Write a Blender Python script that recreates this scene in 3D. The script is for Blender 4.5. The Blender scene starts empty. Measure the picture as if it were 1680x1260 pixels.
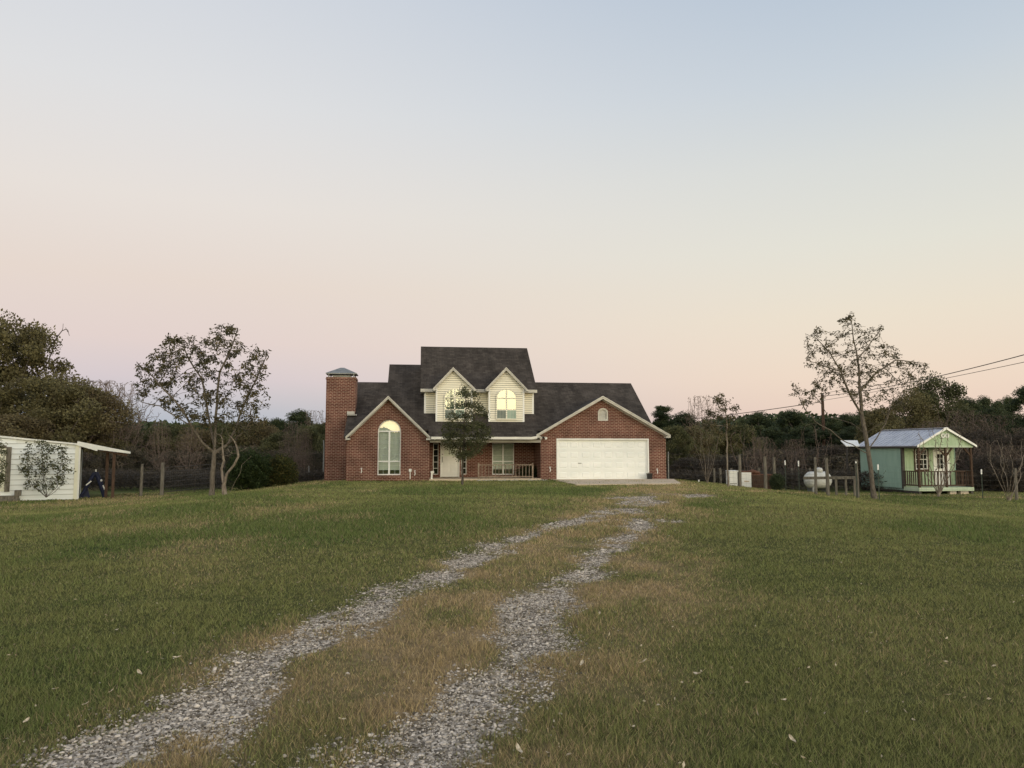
import bpy, bmesh, math, random
import numpy as np
from math import radians as R, sin, cos, pi, sqrt
from mathutils import Vector

C = bpy.context.scene.collection
S = bpy.context.scene
# ------------------------------------------------------------------ camera
FPX = 1269.0            # focal length in photo pixels (1680 wide)
HORY = 738.0            # horizon row in the photo
PITCH = math.atan((HORY - 630.0) / FPX)
CZ = 1.6
cam_d = bpy.data.cameras.new('camera'); cam = bpy.data.objects.new('camera', cam_d); C.objects.link(cam)
cam.location = (0, 0, CZ); cam.rotation_euler = (pi / 2 + PITCH, 0, 0)
cam_d.sensor_width = 36.0; cam_d.lens = 36.0 * FPX / 1680.0; cam_d.clip_start = 0.1; cam_d.clip_end = 3000
S.camera = cam
# ------------------------------------------------------------------ sky (dusk, the afterglow is behind the camera)
SUN_AZ = R(22)          # afterglow: behind the camera, to the right
SUN_EL = R(9)
w = bpy.data.worlds.new('World'); S.world = w; w.use_nodes = True
nt = w.node_tree; nt.nodes.clear(); N = nt.nodes; L = nt.links
def wn(t, **k):
    n = N.new(t)
    for a, b in k.items(): setattr(n, a, b)
    return n
tc = wn('ShaderNodeTexCoord'); sep = wn('ShaderNodeSeparateXYZ'); L.new(tc.outputs['Generated'], sep.inputs[0])
def lin(c):
    return tuple(((v / 255.0) / 12.92 if v / 255.0 <= 0.04045 else ((v / 255.0 + 0.055) / 1.055) ** 2.4) for v in c)
def ramp(fac, stops):
    r = wn('ShaderNodeValToRGB'); cr = r.color_ramp; cr.interpolation = 'B_SPLINE' if False else 'EASE' if False else 'LINEAR'
    while len(cr.elements) < len(stops): cr.elements.new(1.0)
    for e, (p, c) in zip(cr.elements, stops): e.position = p; e.color = (*c, 1)
    L.new(fac, r.inputs[0]); return r.outputs[0]
def mr(src, a, b, c=0.0, d=1.0, smooth=False):
    m = wn('ShaderNodeMapRange'); m.clamp = True
    if smooth: m.interpolation_type = 'SMOOTHSTEP'
    for i, v in enumerate((a, b, c, d)): m.inputs[i + 1].default_value = v
    L.new(src, m.inputs[0]); return m.outputs[0]
z = mr(sep.outputs[2], 0.0, 1.0)
east_l = ramp(z, [(0.0, lin((158, 180, 196))), (0.045, lin((178, 188, 202))), (0.085, lin((205, 196, 206))), (0.13, lin((219, 202, 202))),
                  (0.20, lin((225, 209, 201))), (0.29, lin((228, 219, 213))), (0.40, lin((221, 220, 221))), (0.55, lin((206, 211, 220))), (1.0, lin((168, 178, 194)))])
east_r = ramp(z, [(0.0, lin((214, 196, 196))), (0.04, lin((230, 206, 194))), (0.09, lin((234, 214, 198))), (0.16, lin((232, 220, 203))),
                  (0.24, lin((225, 222, 211))), (0.33, lin((215, 217, 214))), (0.42, lin((198, 207, 216))), (0.55, lin((174, 190, 209))), (1.0, lin((160, 174, 194)))])
xf = mr(sep.outputs[0], -0.45, 0.5, smooth=True)
mx = wn('ShaderNodeMix', data_type='RGBA'); L.new(xf, mx.inputs[0]); L.new(east_l, mx.inputs[6]); L.new(east_r, mx.inputs[7])
west = ramp(z, [(0.0, (1.0, 0.74, 0.40)), (0.06, (1.0, 0.88, 0.54)), (0.16, (0.95, 0.88, 0.62)), (0.30, (0.56, 0.56, 0.52)), (0.55, (0.28, 0.29, 0.32)), (1.0, (0.16, 0.17, 0.20))])
ws = wn('ShaderNodeVectorMath', operation='SCALE'); L.new(west, ws.inputs[0]); ws.inputs[3].default_value = 3.0
dt = wn('ShaderNodeVectorMath', operation='DOT_PRODUCT'); L.new(tc.outputs['Generated'], dt.inputs[0]); dt.inputs[1].default_value = (sin(SUN_AZ), -cos(SUN_AZ), 0)
wf = mr(dt.outputs['Value'], -0.30, 0.75, smooth=True)
m2 = wn('ShaderNodeMix', data_type='RGBA'); L.new(wf, m2.inputs[0]); fs_ = wn('ShaderNodeVectorMath', operation='SCALE'); L.new(mx.outputs[2], fs_.inputs[0]); fs_.inputs[3].default_value = 0.97; L.new(fs_.outputs[0], m2.inputs[6]); L.new(ws.outputs[0], m2.inputs[7])
sky = wn('ShaderNodeTexSky'); sky.sky_type = 'NISHITA'; sky.sun_disc = False; sky.sun_elevation = R(1.0); sky.sun_rotation = pi - SUN_AZ
bg = wn('ShaderNodeBackground'); L.new(m2.outputs[2], bg.inputs[0]); bg.inputs[1].default_value = 1.0
bg2 = wn('ShaderNodeBackground'); L.new(sky.outputs[0], bg2.inputs[0]); bg2.inputs[1].default_value = 0.05
ad = wn('ShaderNodeAddShader'); L.new(bg.outputs[0], ad.inputs[0]); L.new(bg2.outputs[0], ad.inputs[1])
wo = wn('ShaderNodeOutputWorld'); L.new(ad.outputs[0], wo.inputs[0])
# soft directional afterglow
sl = bpy.data.lights.new('afterglow', 'SUN'); sl.energy = 0.75; sl.angle = R(24); sl.color = (1.0, 0.86, 0.62)
so = bpy.data.objects.new('afterglow', sl); C.objects.link(so)
LAMP_AZ = R(44)         # its brightest part lies a little farther to the right
sd = Vector((sin(LAMP_AZ) * cos(SUN_EL), -cos(LAMP_AZ) * cos(SUN_EL), sin(SUN_EL)))
so.rotation_euler = sd.to_track_quat('Z', 'Y').to_euler()
S.view_settings.view_transform = 'Standard'; S.view_settings.look = 'None'; S.view_settings.gamma = 1; S.view_settings.exposure = 0.0
S.view_settings.use_curve_mapping = False
S.cycles.max_bounces = 6; S.cycles.transparent_max_bounces = 12; S.cycles.diffuse_bounces = 3

rs = np.random.RandomState(7); random.seed(7)
# ------------------------------------------------------------------ pixel <-> world, terrain
sp_, cp_ = sin(PITCH), cos(PITCH)
def ray(px, py):
    X = (px - 840.0) / FPX; U = (630.0 - py) / FPX
    return np.array([X, cp_ - U * sp_, sp_ + U * cp_])
def at(px, py, Y):
    d = ray(px, py); t = Y / d[1]
    return Vector((d[0] * t, Y, CZ + d[2] * t))
def sst(a, b, v):
    t = np.clip((np.asarray(v, float) - a) / (b - a), 0, 1); return t * t * (3 - 2 * t)
def gz(x, y):
    x = np.asarray(x, float); y = np.asarray(y, float)
    l = 0.62 * sst(8.0, 19.0, -x - 0.0) + 0.10 * sst(9.0, 13.0, -x)
    r = 0.80 * sst(6.8, 18.5, x)
    base = -(l + r) * sst(6, 33, y)
    back = -0.035 * np.clip(y - 52, 0, 110)
    return base + back + 0.02 * np.sin(x * 0.7 + y * 0.31) * sst(3, 8, y) * (1 - sst(30, 36, y))
def ground(px, py):
    """point where the pixel's ray meets the terrain"""
    d = ray(px, py); lo = 2.0
    for t in np.arange(2.5, 90, 0.05):
        p = d * (t / d[1]) + np.array([0, 0, CZ])
        if p[2] <= gz(p[0], p[1]): return Vector((p[0], p[1], float(gz(p[0], p[1]))))
    return Vector((p[0], p[1], p[2]))
def onground(px, Y):
    x = (px - 840.0) / FPX * Y / cp_ if False else at(px, HORY + 60, Y)[0]
    return Vector((x, Y, float(gz(x, Y))))
# ------------------------------------------------------------------ noise
def _h(ix, iy, s):
    n = (ix.astype(np.int64) * 374761393 + iy.astype(np.int64) * 668265263 + s * 974634777) & 0x7fffffff
    n = ((n ^ (n >> 13)) * 1274126177) & 0x7fffffff
    return ((n ^ (n >> 16)) & 0xffff) / 65535.0
def vnoise(x, y, s=0):
    xi = np.floor(x); yi = np.floor(y); fx = x - xi; fy = y - yi
    fx = fx * fx * (3 - 2 * fx); fy = fy * fy * (3 - 2 * fy)
    a = _h(xi, yi, s); b = _h(xi + 1, yi, s); c = _h(xi, yi + 1, s); d = _h(xi + 1, yi + 1, s)
    return (a * (1 - fx) + b * fx) * (1 - fy) + (c * (1 - fx) + d * fx) * fy
def fbm(x, y, s=0, o=4):
    v = 0; a = 0.5; t = 0
    for i in range(o):
        v = v + a * vnoise(x, y, s + i); t += a; a *= 0.5; x = x * 2.03; y = y * 2.03
    return v / t
# ------------------------------------------------------------------ materials
def mat(name, col=(0.5, 0.5, 0.5), rough=0.8, spec=0.3, metal=0.0):
    m = bpy.data.materials.new(name); m.use_nodes = True
    b = m.node_tree.nodes['Principled BSDF']
    b.inputs['Base Color'].default_value = (*col, 1); b.inputs['Roughness'].default_value = rough
    b.inputs['Specular IOR Level'].default_value = spec; b.inputs['Metallic'].default_value = metal
    return m
def nd(m, t, **k):
    n = m.node_tree.nodes.new(t)
    for a, b in k.items(): setattr(n, a, b)
    return n
def lk(m, a, b): m.node_tree.links.new(a, b)
def bsdf(m): return m.node_tree.nodes['Principled BSDF']
def noisy(name, c1, c2, scale=4, rough=0.85, spec=0.25, bump=0.0, stretch=(1, 1, 1), detail=5, metal=0.0, coord='Object', lo=0.35, hi=0.65):
    m = mat(name, c1, rough, spec, metal)
    t = nd(m, 'ShaderNodeTexCoord'); mp = nd(m, 'ShaderNodeMapping'); mp.inputs['Scale'].default_value = stretch
    lk(m, t.outputs[coord], mp.inputs[0])
    n = nd(m, 'ShaderNodeTexNoise'); n.inputs['Scale'].default_value = scale; n.inputs['Detail'].default_value = detail
    lk(m, mp.outputs[0], n.inputs[0])
    r = nd(m, 'ShaderNodeValToRGB'); r.color_ramp.elements[0].position = lo; r.color_ramp.elements[1].position = hi
    r.color_ramp.elements[0].color = (*c1, 1); r.color_ramp.elements[1].color = (*c2, 1)
    lk(m, n.outputs[0], r.inputs[0]); lk(m, r.outputs[0], bsdf(m).inputs['Base Color'])
    if bump:
        bp = nd(m, 'ShaderNodeBump'); bp.inputs['Strength'].default_value = bump; bp.inputs['Distance'].default_value = 0.02
        lk(m, n.outputs[0], bp.inputs['Height']); lk(m, bp.outputs[0], bsdf(m).inputs['Normal'])
    return m
def brick_mat():
    m = mat('brick', (0.2, 0.07, 0.05), 0.9, 0.15)
    t = nd(m, 'ShaderNodeTexCoord'); s = nd(m, 'ShaderNodeSeparateXYZ'); lk(m, t.outputs['Object'], s.inputs[0])
    a = nd(m, 'ShaderNodeMath', operation='ADD'); lk(m, s.outputs[0], a.inputs[0]); lk(m, s.outputs[1], a.inputs[1])
    c = nd(m, 'ShaderNodeCombineXYZ'); lk(m, a.outputs[0], c.inputs[0]); lk(m, s.outputs[2], c.inputs[1])
    b = nd(m, 'ShaderNodeTexBrick'); lk(m, c.outputs[0], b.inputs[0])
    b.inputs['Scale'].default_value = 1.0; b.inputs['Brick Width'].default_value = 0.235; b.inputs['Row Height'].default_value = 0.083
    b.inputs['Mortar Size'].default_value = 0.015; b.inputs['Mortar Smooth'].default_value = 0.2; b.inputs['Bias'].default_value = -0.1
    b.inputs['Color1'].default_value = (0.092, 0.028, 0.021, 1); b.inputs['Color2'].default_value = (0.138, 0.046, 0.034, 1)
    b.inputs['Mortar'].default_value = (0.31, 0.21, 0.16, 1)
    n = nd(m, 'ShaderNodeTexNoise'); n.inputs['Scale'].default_value = 1.3; n.inputs['Detail'].default_value = 6; lk(m, t.outputs['Object'], n.inputs[0])
    r = nd(m, 'ShaderNodeMapRange'); r.inputs[1].default_value = 0.3; r.inputs[2].default_value = 0.7; r.inputs[3].default_value = 0.70; r.inputs[4].default_value = 1.28
    lk(m, n.outputs[0], r.inputs[0])
    v = nd(m, 'ShaderNodeVectorMath', operation='SCALE'); lk(m, b.outputs[0], v.inputs[0]); lk(m, r.outputs[0], v.inputs[3])
    lk(m, v.outputs[0], bsdf(m).inputs['Base Color'])
    bp = nd(m, 'ShaderNodeBump'); bp.inputs['Strength'].default_value = 0.6; bp.inputs['Distance'].default_value = 0.01; bp.invert = True
    lk(m, b.outputs[1], bp.inputs['Height']); lk(m, bp.outputs[0], bsdf(m).inputs['Normal'])
    return m
def shingle_mat():
    m = mat('shingle', (0.06, 0.055, 0.05), 0.95, 0.12)
    t = nd(m, 'ShaderNodeTexCoord')
    b = nd(m, 'ShaderNodeTexBrick'); lk(m, t.outputs['Object'], b.inputs[0])
    b.inputs['Scale'].default_value = 1; b.inputs['Brick Width'].default_value = 0.3; b.inputs['Row Height'].default_value = 0.14; b.inputs['Mortar Size'].default_value = 0.006
    b.inputs['Color1'].default_value = (0.043, 0.036, 0.031, 1); b.inputs['Color2'].default_value = (0.068, 0.058, 0.050, 1); b.inputs['Mortar'].default_value = (0.025, 0.022, 0.021, 1)
    n = nd(m, 'ShaderNodeTexNoise'); n.inputs['Scale'].default_value = 0.8; n.inputs['Detail'].default_value = 8; n.inputs['Roughness'].default_value = 0.7
    mp = nd(m, 'ShaderNodeMapping'); mp.inputs['Scale'].default_value = (2.0, 0.8, 0.8); lk(m, t.outputs['Object'], mp.inputs[0]); lk(m, mp.outputs[0], n.inputs[0])
    r = nd(m, 'ShaderNodeMapRange'); r.inputs[1].default_value = 0.3; r.inputs[2].default_value = 0.7; r.inputs[3].default_value = 0.60; r.inputs[4].default_value = 1.55
    lk(m, n.outputs[0], r.inputs[0])
    v = nd(m, 'ShaderNodeVectorMath', operation='SCALE'); lk(m, b.outputs[0], v.inputs[0]); lk(m, r.outputs[0], v.inputs[3]); lk(m, v.outputs[0], bsdf(m).inputs['Base Color'])
    bp = nd(m, 'ShaderNodeBump'); bp.inputs['Strength'].default_value = 0.5; bp.inputs['Distance'].default_value = 0.01
    lk(m, n.outputs[0], bp.inputs['Height']); lk(m, bp.outputs[0], bsdf(m).inputs['Normal'])
    return m
def pane_mat(name, refl=0.5, tint=(1, 1, 1), gl=(1, 0.97, 0.9), rough=0.0):
    m = bpy.data.materials.new(name); m.use_nodes = True; t = m.node_tree; t.nodes.clear()
    a = nd(m, 'ShaderNodeBsdfTransparent'); a.inputs[0].default_value = (*tint, 1)
    g = nd(m, 'ShaderNodeBsdfGlossy'); g.inputs[0].default_value = (*gl, 1); g.inputs['Roughness'].default_value = rough
    x = nd(m, 'ShaderNodeMixShader'); x.inputs[0].default_value = refl
    # old float glass is never quite flat: a slow ripple bends the reflected skyline
    tcn = nd(m, 'ShaderNodeTexCoord'); n = nd(m, 'ShaderNodeTexNoise'); n.inputs['Scale'].default_value = 1.2; lk(m, tcn.outputs['Object'], n.inputs[0])
    bp = nd(m, 'ShaderNodeBump'); bp.inputs['Strength'].default_value = 0.25; bp.inputs['Distance'].default_value = 0.01; lk(m, n.outputs[0], bp.inputs['Height']); lk(m, bp.outputs[0], g.inputs['Normal'])
    lk(m, a.outputs[0], x.inputs[1]); lk(m, g.outputs[0], x.inputs[2])
    o = nd(m, 'ShaderNodeOutputMaterial'); lk(m, x.outputs[0], o.inputs[0]); return m
def leaf_mat(name, c1, c2, c3=None, trans=0.35, rough=0.6):
    m = mat(name, c1, rough, 0.2); b = bsdf(m)
    a = nd(m, 'ShaderNodeAttribute', attribute_name='rnd')
    r = nd(m, 'ShaderNodeValToRGB'); e = r.color_ramp.elements
    e[0].position = 0.0; e[0].color = (*c1, 1); e[1].position = 1.0; e[1].color = (*(c3 or c2), 1)
    if c3: q = e.new(0.55); q.color = (*c2, 1)
    lk(m, a.outputs['Fac'], r.inputs[0]); lk(m, r.outputs[0], b.inputs['Base Color'])
    tr = nd(m, 'ShaderNodeBsdfTranslucent'); lk(m, r.outputs[0], tr.inputs[0])
    x = nd(m, 'ShaderNodeMixShader'); x.inputs[0].default_value = trans
    lk(m, b.outputs[0], x.inputs[1]); lk(m, tr.outputs[0], x.inputs[2])
    lk(m, x.outputs[0], m.node_tree.nodes['Material Output'].inputs[0]); return m
def attr_mat(name, attr='col', rough=0.9, spec=0.1, trans=0.0):
    m = mat(name, (0.1, 0.1, 0.1), rough, spec); a = nd(m, 'ShaderNodeAttribute', attribute_name=attr)
    lk(m, a.outputs['Color'], bsdf(m).inputs['Base Color'])
    if trans:
        tr = nd(m, 'ShaderNodeBsdfTranslucent'); lk(m, a.outputs['Color'], tr.inputs[0]); x = nd(m, 'ShaderNodeMixShader'); x.inputs[0].default_value = trans
        lk(m, bsdf(m).outputs[0], x.inputs[1]); lk(m, tr.outputs[0], x.inputs[2]); lk(m, x.outputs[0], m.node_tree.nodes['Material Output'].inputs[0])
    return m
M = dict(
    brick=brick_mat(), shingle=shingle_mat(),
    siding=noisy('siding', (0.80, 0.76, 0.62), (0.86, 0.82, 0.68), 2.5, 0.55, 0.3, 0, (0.3, 1, 3)),
    trim=noisy('trim', (0.44, 0.42, 0.375), (0.54, 0.52, 0.46), 3, 0.5, 0.3),
    white=noisy('white_paint', (0.76, 0.76, 0.72), (0.83, 0.82, 0.78), 3, 0.45, 0.35),
    gutter=noisy('gutter', (0.66, 0.64, 0.58), (0.76, 0.73, 0.66), 2, 0.4, 0.4),
    garage=noisy('garage_paint', (0.80, 0.82, 0.79), (0.88, 0.89, 0.86), 1.5, 0.5, 0.3, 0, (0.5, 1, 2)),
    soffit=noisy('soffit', (0.30, 0.28, 0.25), (0.36, 0.34, 0.3), 3, 0.7),
    dark=noisy('dark_paint', (0.05, 0.045, 0.04), (0.07, 0.06, 0.055), 5, 0.6),
    black=mat('black', (0.015, 0.015, 0.016), 0.5),
    room=mat('room', (0.05, 0.045, 0.04), 0.9),
    pane=pane_mat('pane', 0.30, (0.95, 0.98, 0.96), (0.86, 0.92, 0.92)),
    upane=pane_mat('upper_pane', 0.40, (0.80, 0.92, 0.86), (0.84, 0.90, 0.90)),
    darkpane=pane_mat('dark_pane', 0.10, (0.5, 0.5, 0.5), (0.7, 0.75, 0.8), 0.05),
    blind=noisy('blind', (0.68, 0.72, 0.62), (0.78, 0.82, 0.72), 1.5, 0.8, 0.2, 0.0, (0.4, 1, 14)),
    screen=noisy('screen', (0.16, 0.19, 0.165), (0.22, 0.25, 0.21), 3, 0.8),
    screen2=noisy('green_screen', (0.24, 0.32, 0.26), (0.32, 0.41, 0.33), 3, 0.5, 0.4),
    galv=noisy('galvanised', (0.17, 0.18, 0.185), (0.24, 0.25, 0.255), 4, 0.45, 0.5, metal=0.4),
    concrete=noisy('concrete', (0.50, 0.41, 0.30), (0.60, 0.49, 0.37), 1.2, 0.9, 0.15, 0.2),
    stone=noisy('stone', (0.30, 0.28, 0.24), (0.50, 0.47, 0.40), 9, 0.9, 0.1, 0.5),
    wood=noisy('weathered_wood', (0.095, 0.084, 0.07), (0.21, 0.19, 0.155), 6, 0.9, 0.1, 0.4, (6, 6, 0.5)),
    woodd=noisy('brown_wood', (0.055, 0.034, 0.025), (0.10, 0.065, 0.046), 6, 0.85, 0.1, 0.2, (5, 5, 0.6)),
    rail=noisy('rail_metal', (0.20, 0.14, 0.10), (0.30, 0.24, 0.18), 6, 0.7, 0.2),
    teal=noisy('teal_paint', (0.265, 0.39, 0.325), (0.31, 0.44, 0.37), 2, 0.7, 0.2, 0.1, (2, 2, 0.5)),
    lime=noisy('light_green_paint', (0.34, 0.45, 0.28), (0.42, 0.53, 0.36), 2, 0.7, 0.2, 0.1, (3, 3, 0.5)),
    palelime=noisy('pale_green_trim', (0.42, 0.50, 0.36), (0.50, 0.58, 0.44), 2, 0.7, 0.2),
    metalroof=noisy('metal_roof', (0.40, 0.42, 0.48), (0.52, 0.54, 0.60), 2.0, 0.38, 0.5, 0, (1, 1, 1), metal=0.35),
    mwhite=noisy('white_metal', (0.68, 0.71, 0.70), (0.76, 0.79, 0.78), 2, 0.45, 0.4, 0, (0.4, 1, 2)),
    yellowwhite=noisy('cream_metal', (0.66, 0.65, 0.52), (0.72, 0.71, 0.58), 2, 0.5, 0.3),
    rust=noisy('rust_metal', (0.10, 0.045, 0.03), (0.17, 0.09, 0.06), 9, 0.85, 0.2, 0.2),
    blue=noisy('blue_fabric', (0.010, 0.013, 0.035), (0.018, 0.024, 0.06), 8, 0.6),
    tank=noisy('tank_white', (0.46, 0.46, 0.43), (0.64, 0.64, 0.60), 3, 0.4, 0.4, 0, (1, 1, 2.5)),
    post=noisy('green_post', (0.03, 0.045, 0.035), (0.06, 0.07, 0.055), 9, 0.7),
    wire=mat('wire', (0.10, 0.10, 0.10), 0.5, 0.4, 0.5),
    cable=mat('cable', (0.06, 0.05, 0.045), 0.7),
    bark=noisy('grey_bark', (0.085, 0.07, 0.056), (0.18, 0.155, 0.125), 7, 0.95, 0.1, 0.6, (3, 3, 0.8)),
    barkl=noisy('pale_bark', (0.125, 0.10, 0.078), (0.28, 0.235, 0.19), 6, 0.9, 0.1, 0.4, (3, 3, 0.7)),
    barkd=noisy('dark_bark', (0.055, 0.045, 0.038), (0.12, 0.10, 0.085), 7, 0.95, 0.1, 0.4, (3, 3, 0.7)),
    barkb=noisy('brown_twig', (0.115, 0.085, 0.07), (0.20, 0.155, 0.13), 5, 0.95, 0.1),
    pecan=leaf_mat('pecan_leaf', (0.050, 0.044, 0.024), (0.082, 0.080, 0.038), (0.17, 0.135, 0.065)),
    oakleaf=leaf_mat('oak_leaf', (0.046, 0.052, 0.024), (0.088, 0.096, 0.044), (0.14, 0.14, 0.07)),
    oliveleaf=leaf_mat('olive_leaf', (0.095, 0.080, 0.038), (0.145, 0.130, 0.060), (0.21, 0.19, 0.095)),
    brownleaf=leaf_mat('brown_leaf', (0.105, 0.080, 0.045), (0.155, 0.125, 0.066), (0.21, 0.18, 0.092)),
    greenleaf=leaf_mat('scrub_leaf', (0.060, 0.066, 0.030), (0.108, 0.114, 0.052), (0.18, 0.17, 0.078)),
    pineleaf=leaf_mat('pine_needles', (0.026, 0.040, 0.020), (0.048, 0.067, 0.033), (0.088, 0.104, 0.048), trans=0.2),
    shrubleaf=leaf_mat('shrub_leaf', (0.018, 0.030, 0.011), (0.035, 0.056, 0.018), (0.065, 0.085, 0.03)),
    shrubleaf2=leaf_mat('shrub_leaf_olive', (0.028, 0.036, 0.012), (0.055, 0.066, 0.022), (0.13, 0.11, 0.035)),
    thicket=leaf_mat('thicket_twig', (0.060, 0.055, 0.036), (0.098, 0.085, 0.056), (0.145, 0.12, 0.08)),
    darkthicket=leaf_mat('dark_thicket', (0.046, 0.040, 0.031), (0.075, 0.063, 0.050), (0.11, 0.09, 0.07)),
    deadleaf=noisy('dead_leaf', (0.35, 0.28, 0.18), (0.55, 0.48, 0.36), 30, 0.8),
)
def lap_shaded(m, step, width, f):
    """shadow lines below the board laps, painted dark into the base colour"""
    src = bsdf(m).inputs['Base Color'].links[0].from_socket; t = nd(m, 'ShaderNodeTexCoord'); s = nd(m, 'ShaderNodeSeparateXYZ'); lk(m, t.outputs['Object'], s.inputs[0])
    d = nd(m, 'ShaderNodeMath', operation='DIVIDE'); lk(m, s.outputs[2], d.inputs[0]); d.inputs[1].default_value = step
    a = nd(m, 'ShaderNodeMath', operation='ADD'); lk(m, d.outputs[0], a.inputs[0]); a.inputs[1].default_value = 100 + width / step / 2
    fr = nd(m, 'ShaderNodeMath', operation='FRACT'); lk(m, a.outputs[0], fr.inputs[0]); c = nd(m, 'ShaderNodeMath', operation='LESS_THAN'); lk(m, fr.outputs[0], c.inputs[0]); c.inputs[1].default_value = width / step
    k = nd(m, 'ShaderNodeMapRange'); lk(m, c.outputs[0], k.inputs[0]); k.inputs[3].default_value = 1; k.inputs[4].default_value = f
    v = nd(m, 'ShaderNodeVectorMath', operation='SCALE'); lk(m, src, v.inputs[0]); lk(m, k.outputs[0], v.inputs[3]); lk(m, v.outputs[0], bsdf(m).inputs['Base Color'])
lap_shaded(M['siding'], .118, .026, .42); lap_shaded(M['mwhite'], .235, .03, .6)
M['mroof'] = noisy('white_roof_metal', (0.62, 0.63, 0.60), (0.74, 0.74, 0.70), 2, 0.45, 0.4)
# ------------------------------------------------------------------ mesh helpers
class MB:
    def __init__(s): s.v = []; s.f = []
    def add(s, vs, fs):
        o = len(s.v); s.v += [tuple(v) for v in vs]; s.f += [tuple(i + o for i in f) for f in fs]; return s
    def box(s, x0, y0, z0, x1, y1, z1):
        v = [(x, y, zz) for zz in (z0, z1) for (x, y) in ((x0, y0), (x1, y0), (x1, y1), (x0, y1))]
        return s.add(v, [(3, 2, 1, 0), (4, 5, 6, 7), (0, 1, 5, 4), (1, 2, 6, 5), (2, 3, 7, 6), (3, 0, 4, 7)])
    def prism(s, pts, vec):
        """extrude a polygon (3D points) by vec"""
        n = len(pts); p = [Vector(q) for q in pts]; q = [a + Vector(vec) for a in p]
        return s.add(p + q, [tuple(range(n)), tuple(range(2 * n - 1, n - 1, -1))] + [(i, i + n, (i + 1) % n + n, (i + 1) % n) for i in range(n)])
    def beam(s, p0, p1, wd, ht, up=(0, 0, 1)):
        p0, p1 = Vector(p0), Vector(p1); d = (p1 - p0).normalized(); u = Vector(up); sd = d.cross(u)
        if sd.length < 1e-3: sd = d.cross(Vector((0, 1, 0)))
        sd.normalize(); u = sd.cross(d).normalized(); a = sd * wd / 2; b = u * ht / 2
        vs = [p + i * a + j * b for p in (p0, p1) for i, j in ((-1, -1), (1, -1), (1, 1), (-1, 1))]
        return s.add(vs, [(0, 3, 2, 1), (4, 5, 6, 7), (0, 1, 5, 4), (1, 2, 6, 5), (2, 3, 7, 6), (3, 0, 4, 7)])
    def tube(s, pts, rad, k=8, cap=True):
        pts = [Vector(p) for p in pts]; n = len(pts)
        if not hasattr(rad, '__len__'): rad = [rad] * n
        vs = []; fs = []; ref = None
        for i, p in enumerate(pts):
            d = (pts[min(i + 1, n - 1)] - pts[max(i - 1, 0)]).normalized()
            if ref is None: ref = d.orthogonal().normalized()
            a = (ref - d * ref.dot(d)).normalized(); b = d.cross(a); ref = a
            vs += [p + (a * cos(2 * pi * j / k) + b * sin(2 * pi * j / k)) * rad[i] for j in range(k)]
        for i in range(n - 1):
            fs += [(i * k + j, i * k + (j + 1) % k, (i + 1) * k + (j + 1) % k, (i + 1) * k + j) for j in range(k)]
        if cap: fs += [tuple(range(k - 1, -1, -1)), tuple((n - 1) * k + j for j in range(k))]
        return s.add(vs, fs)
    def lathe(s, prof, c, k=24, axis='z'):
        vs = []
        for r, h in prof:
            for j in range(k):
                a = 2 * pi * j / k
                vs.append((c[0] + r * cos(a), c[1] + r * sin(a), c[2] + h) if axis == 'z' else (c[0] + h, c[1] + r * cos(a), c[2] + r * sin(a)))
        n = len(prof)
        fs = [(i * k + j, i * k + (j + 1) % k, (i + 1) * k + (j + 1) % k, (i + 1) * k + j) for i in range(n - 1) for j in range(k)]
        fs += [tuple(range(k - 1, -1, -1)), tuple((n - 1) * k + j for j in range(k))]
        return s.add(vs, fs)
    def panel(s, outline, holes, y, th):
        """flat wall in x,z with holes, front at y, thickness th going +y"""
        bm = bmesh.new(); loops = []
        for lp in [outline] + holes:
            vv = [bm.verts.new((a, 0, b)) for a, b in lp]; loops.append(vv)
            for i in range(len(vv)): bm.edges.new((vv[i], vv[(i + 1) % len(vv)]))
        bmesh.ops.triangle_fill(bm, use_beauty=True, use_dissolve=False, edges=bm.edges[:], normal=(0, -1, 0))
        bm.verts.index_update(); V = [(v.co.x, v.co.z) for v in bm.verts]; F = [[v.index for v in f.verts] for f in bm.faces]
        idx = [[v.index for v in lp] for lp in loops]; bm.free()
        n = len(V); vs = [(a, y, b) for a, b in V] + [(a, y + th, b) for a, b in V]
        fs = []
        for f in F:
            (ax, az), (bx, bz), (cx, cz) = V[f[0]], V[f[1]], V[f[2]]
            cr = (bx - ax) * (cz - az) - (bz - az) * (cx - ax)
            if cr < 0: f = f[::-1]
            fs += [tuple(f), tuple(i + n for i in f[::-1])]
        for lp in idx:
            k = len(lp)
            for i in range(k): fs.append((lp[i], lp[i] + n, lp[(i + 1) % k] + n, lp[(i + 1) % k]))
        return s.add(vs, fs)
    def mesh(s, name, smooth=False):
        me = bpy.data.meshes.new(name); me.from_pydata([tuple(v) for v in s.v], [], s.f); me.update()
        if smooth: me.polygons.foreach_set('use_smooth', [True] * len(me.polygons))
        return me
    def build(s, name, m, parent=None, smooth=False, fix=True, bevel=0):
        me = s.mesh(name, smooth); me.materials.append(m)
        if fix or bevel:
            bm = bmesh.new(); bm.from_mesh(me)
            if bevel: bmesh.ops.bevel(bm, geom=bm.edges[:], offset=bevel, segments=2, affect='EDGES', profile=0.6)
            bmesh.ops.recalc_face_normals(bm, faces=bm.faces[:]); bm.to_mesh(me); bm.free()
        o = bpy.data.objects.new(name, me); C.objects.link(o)
        if parent: o.parent = parent
        return o
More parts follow.
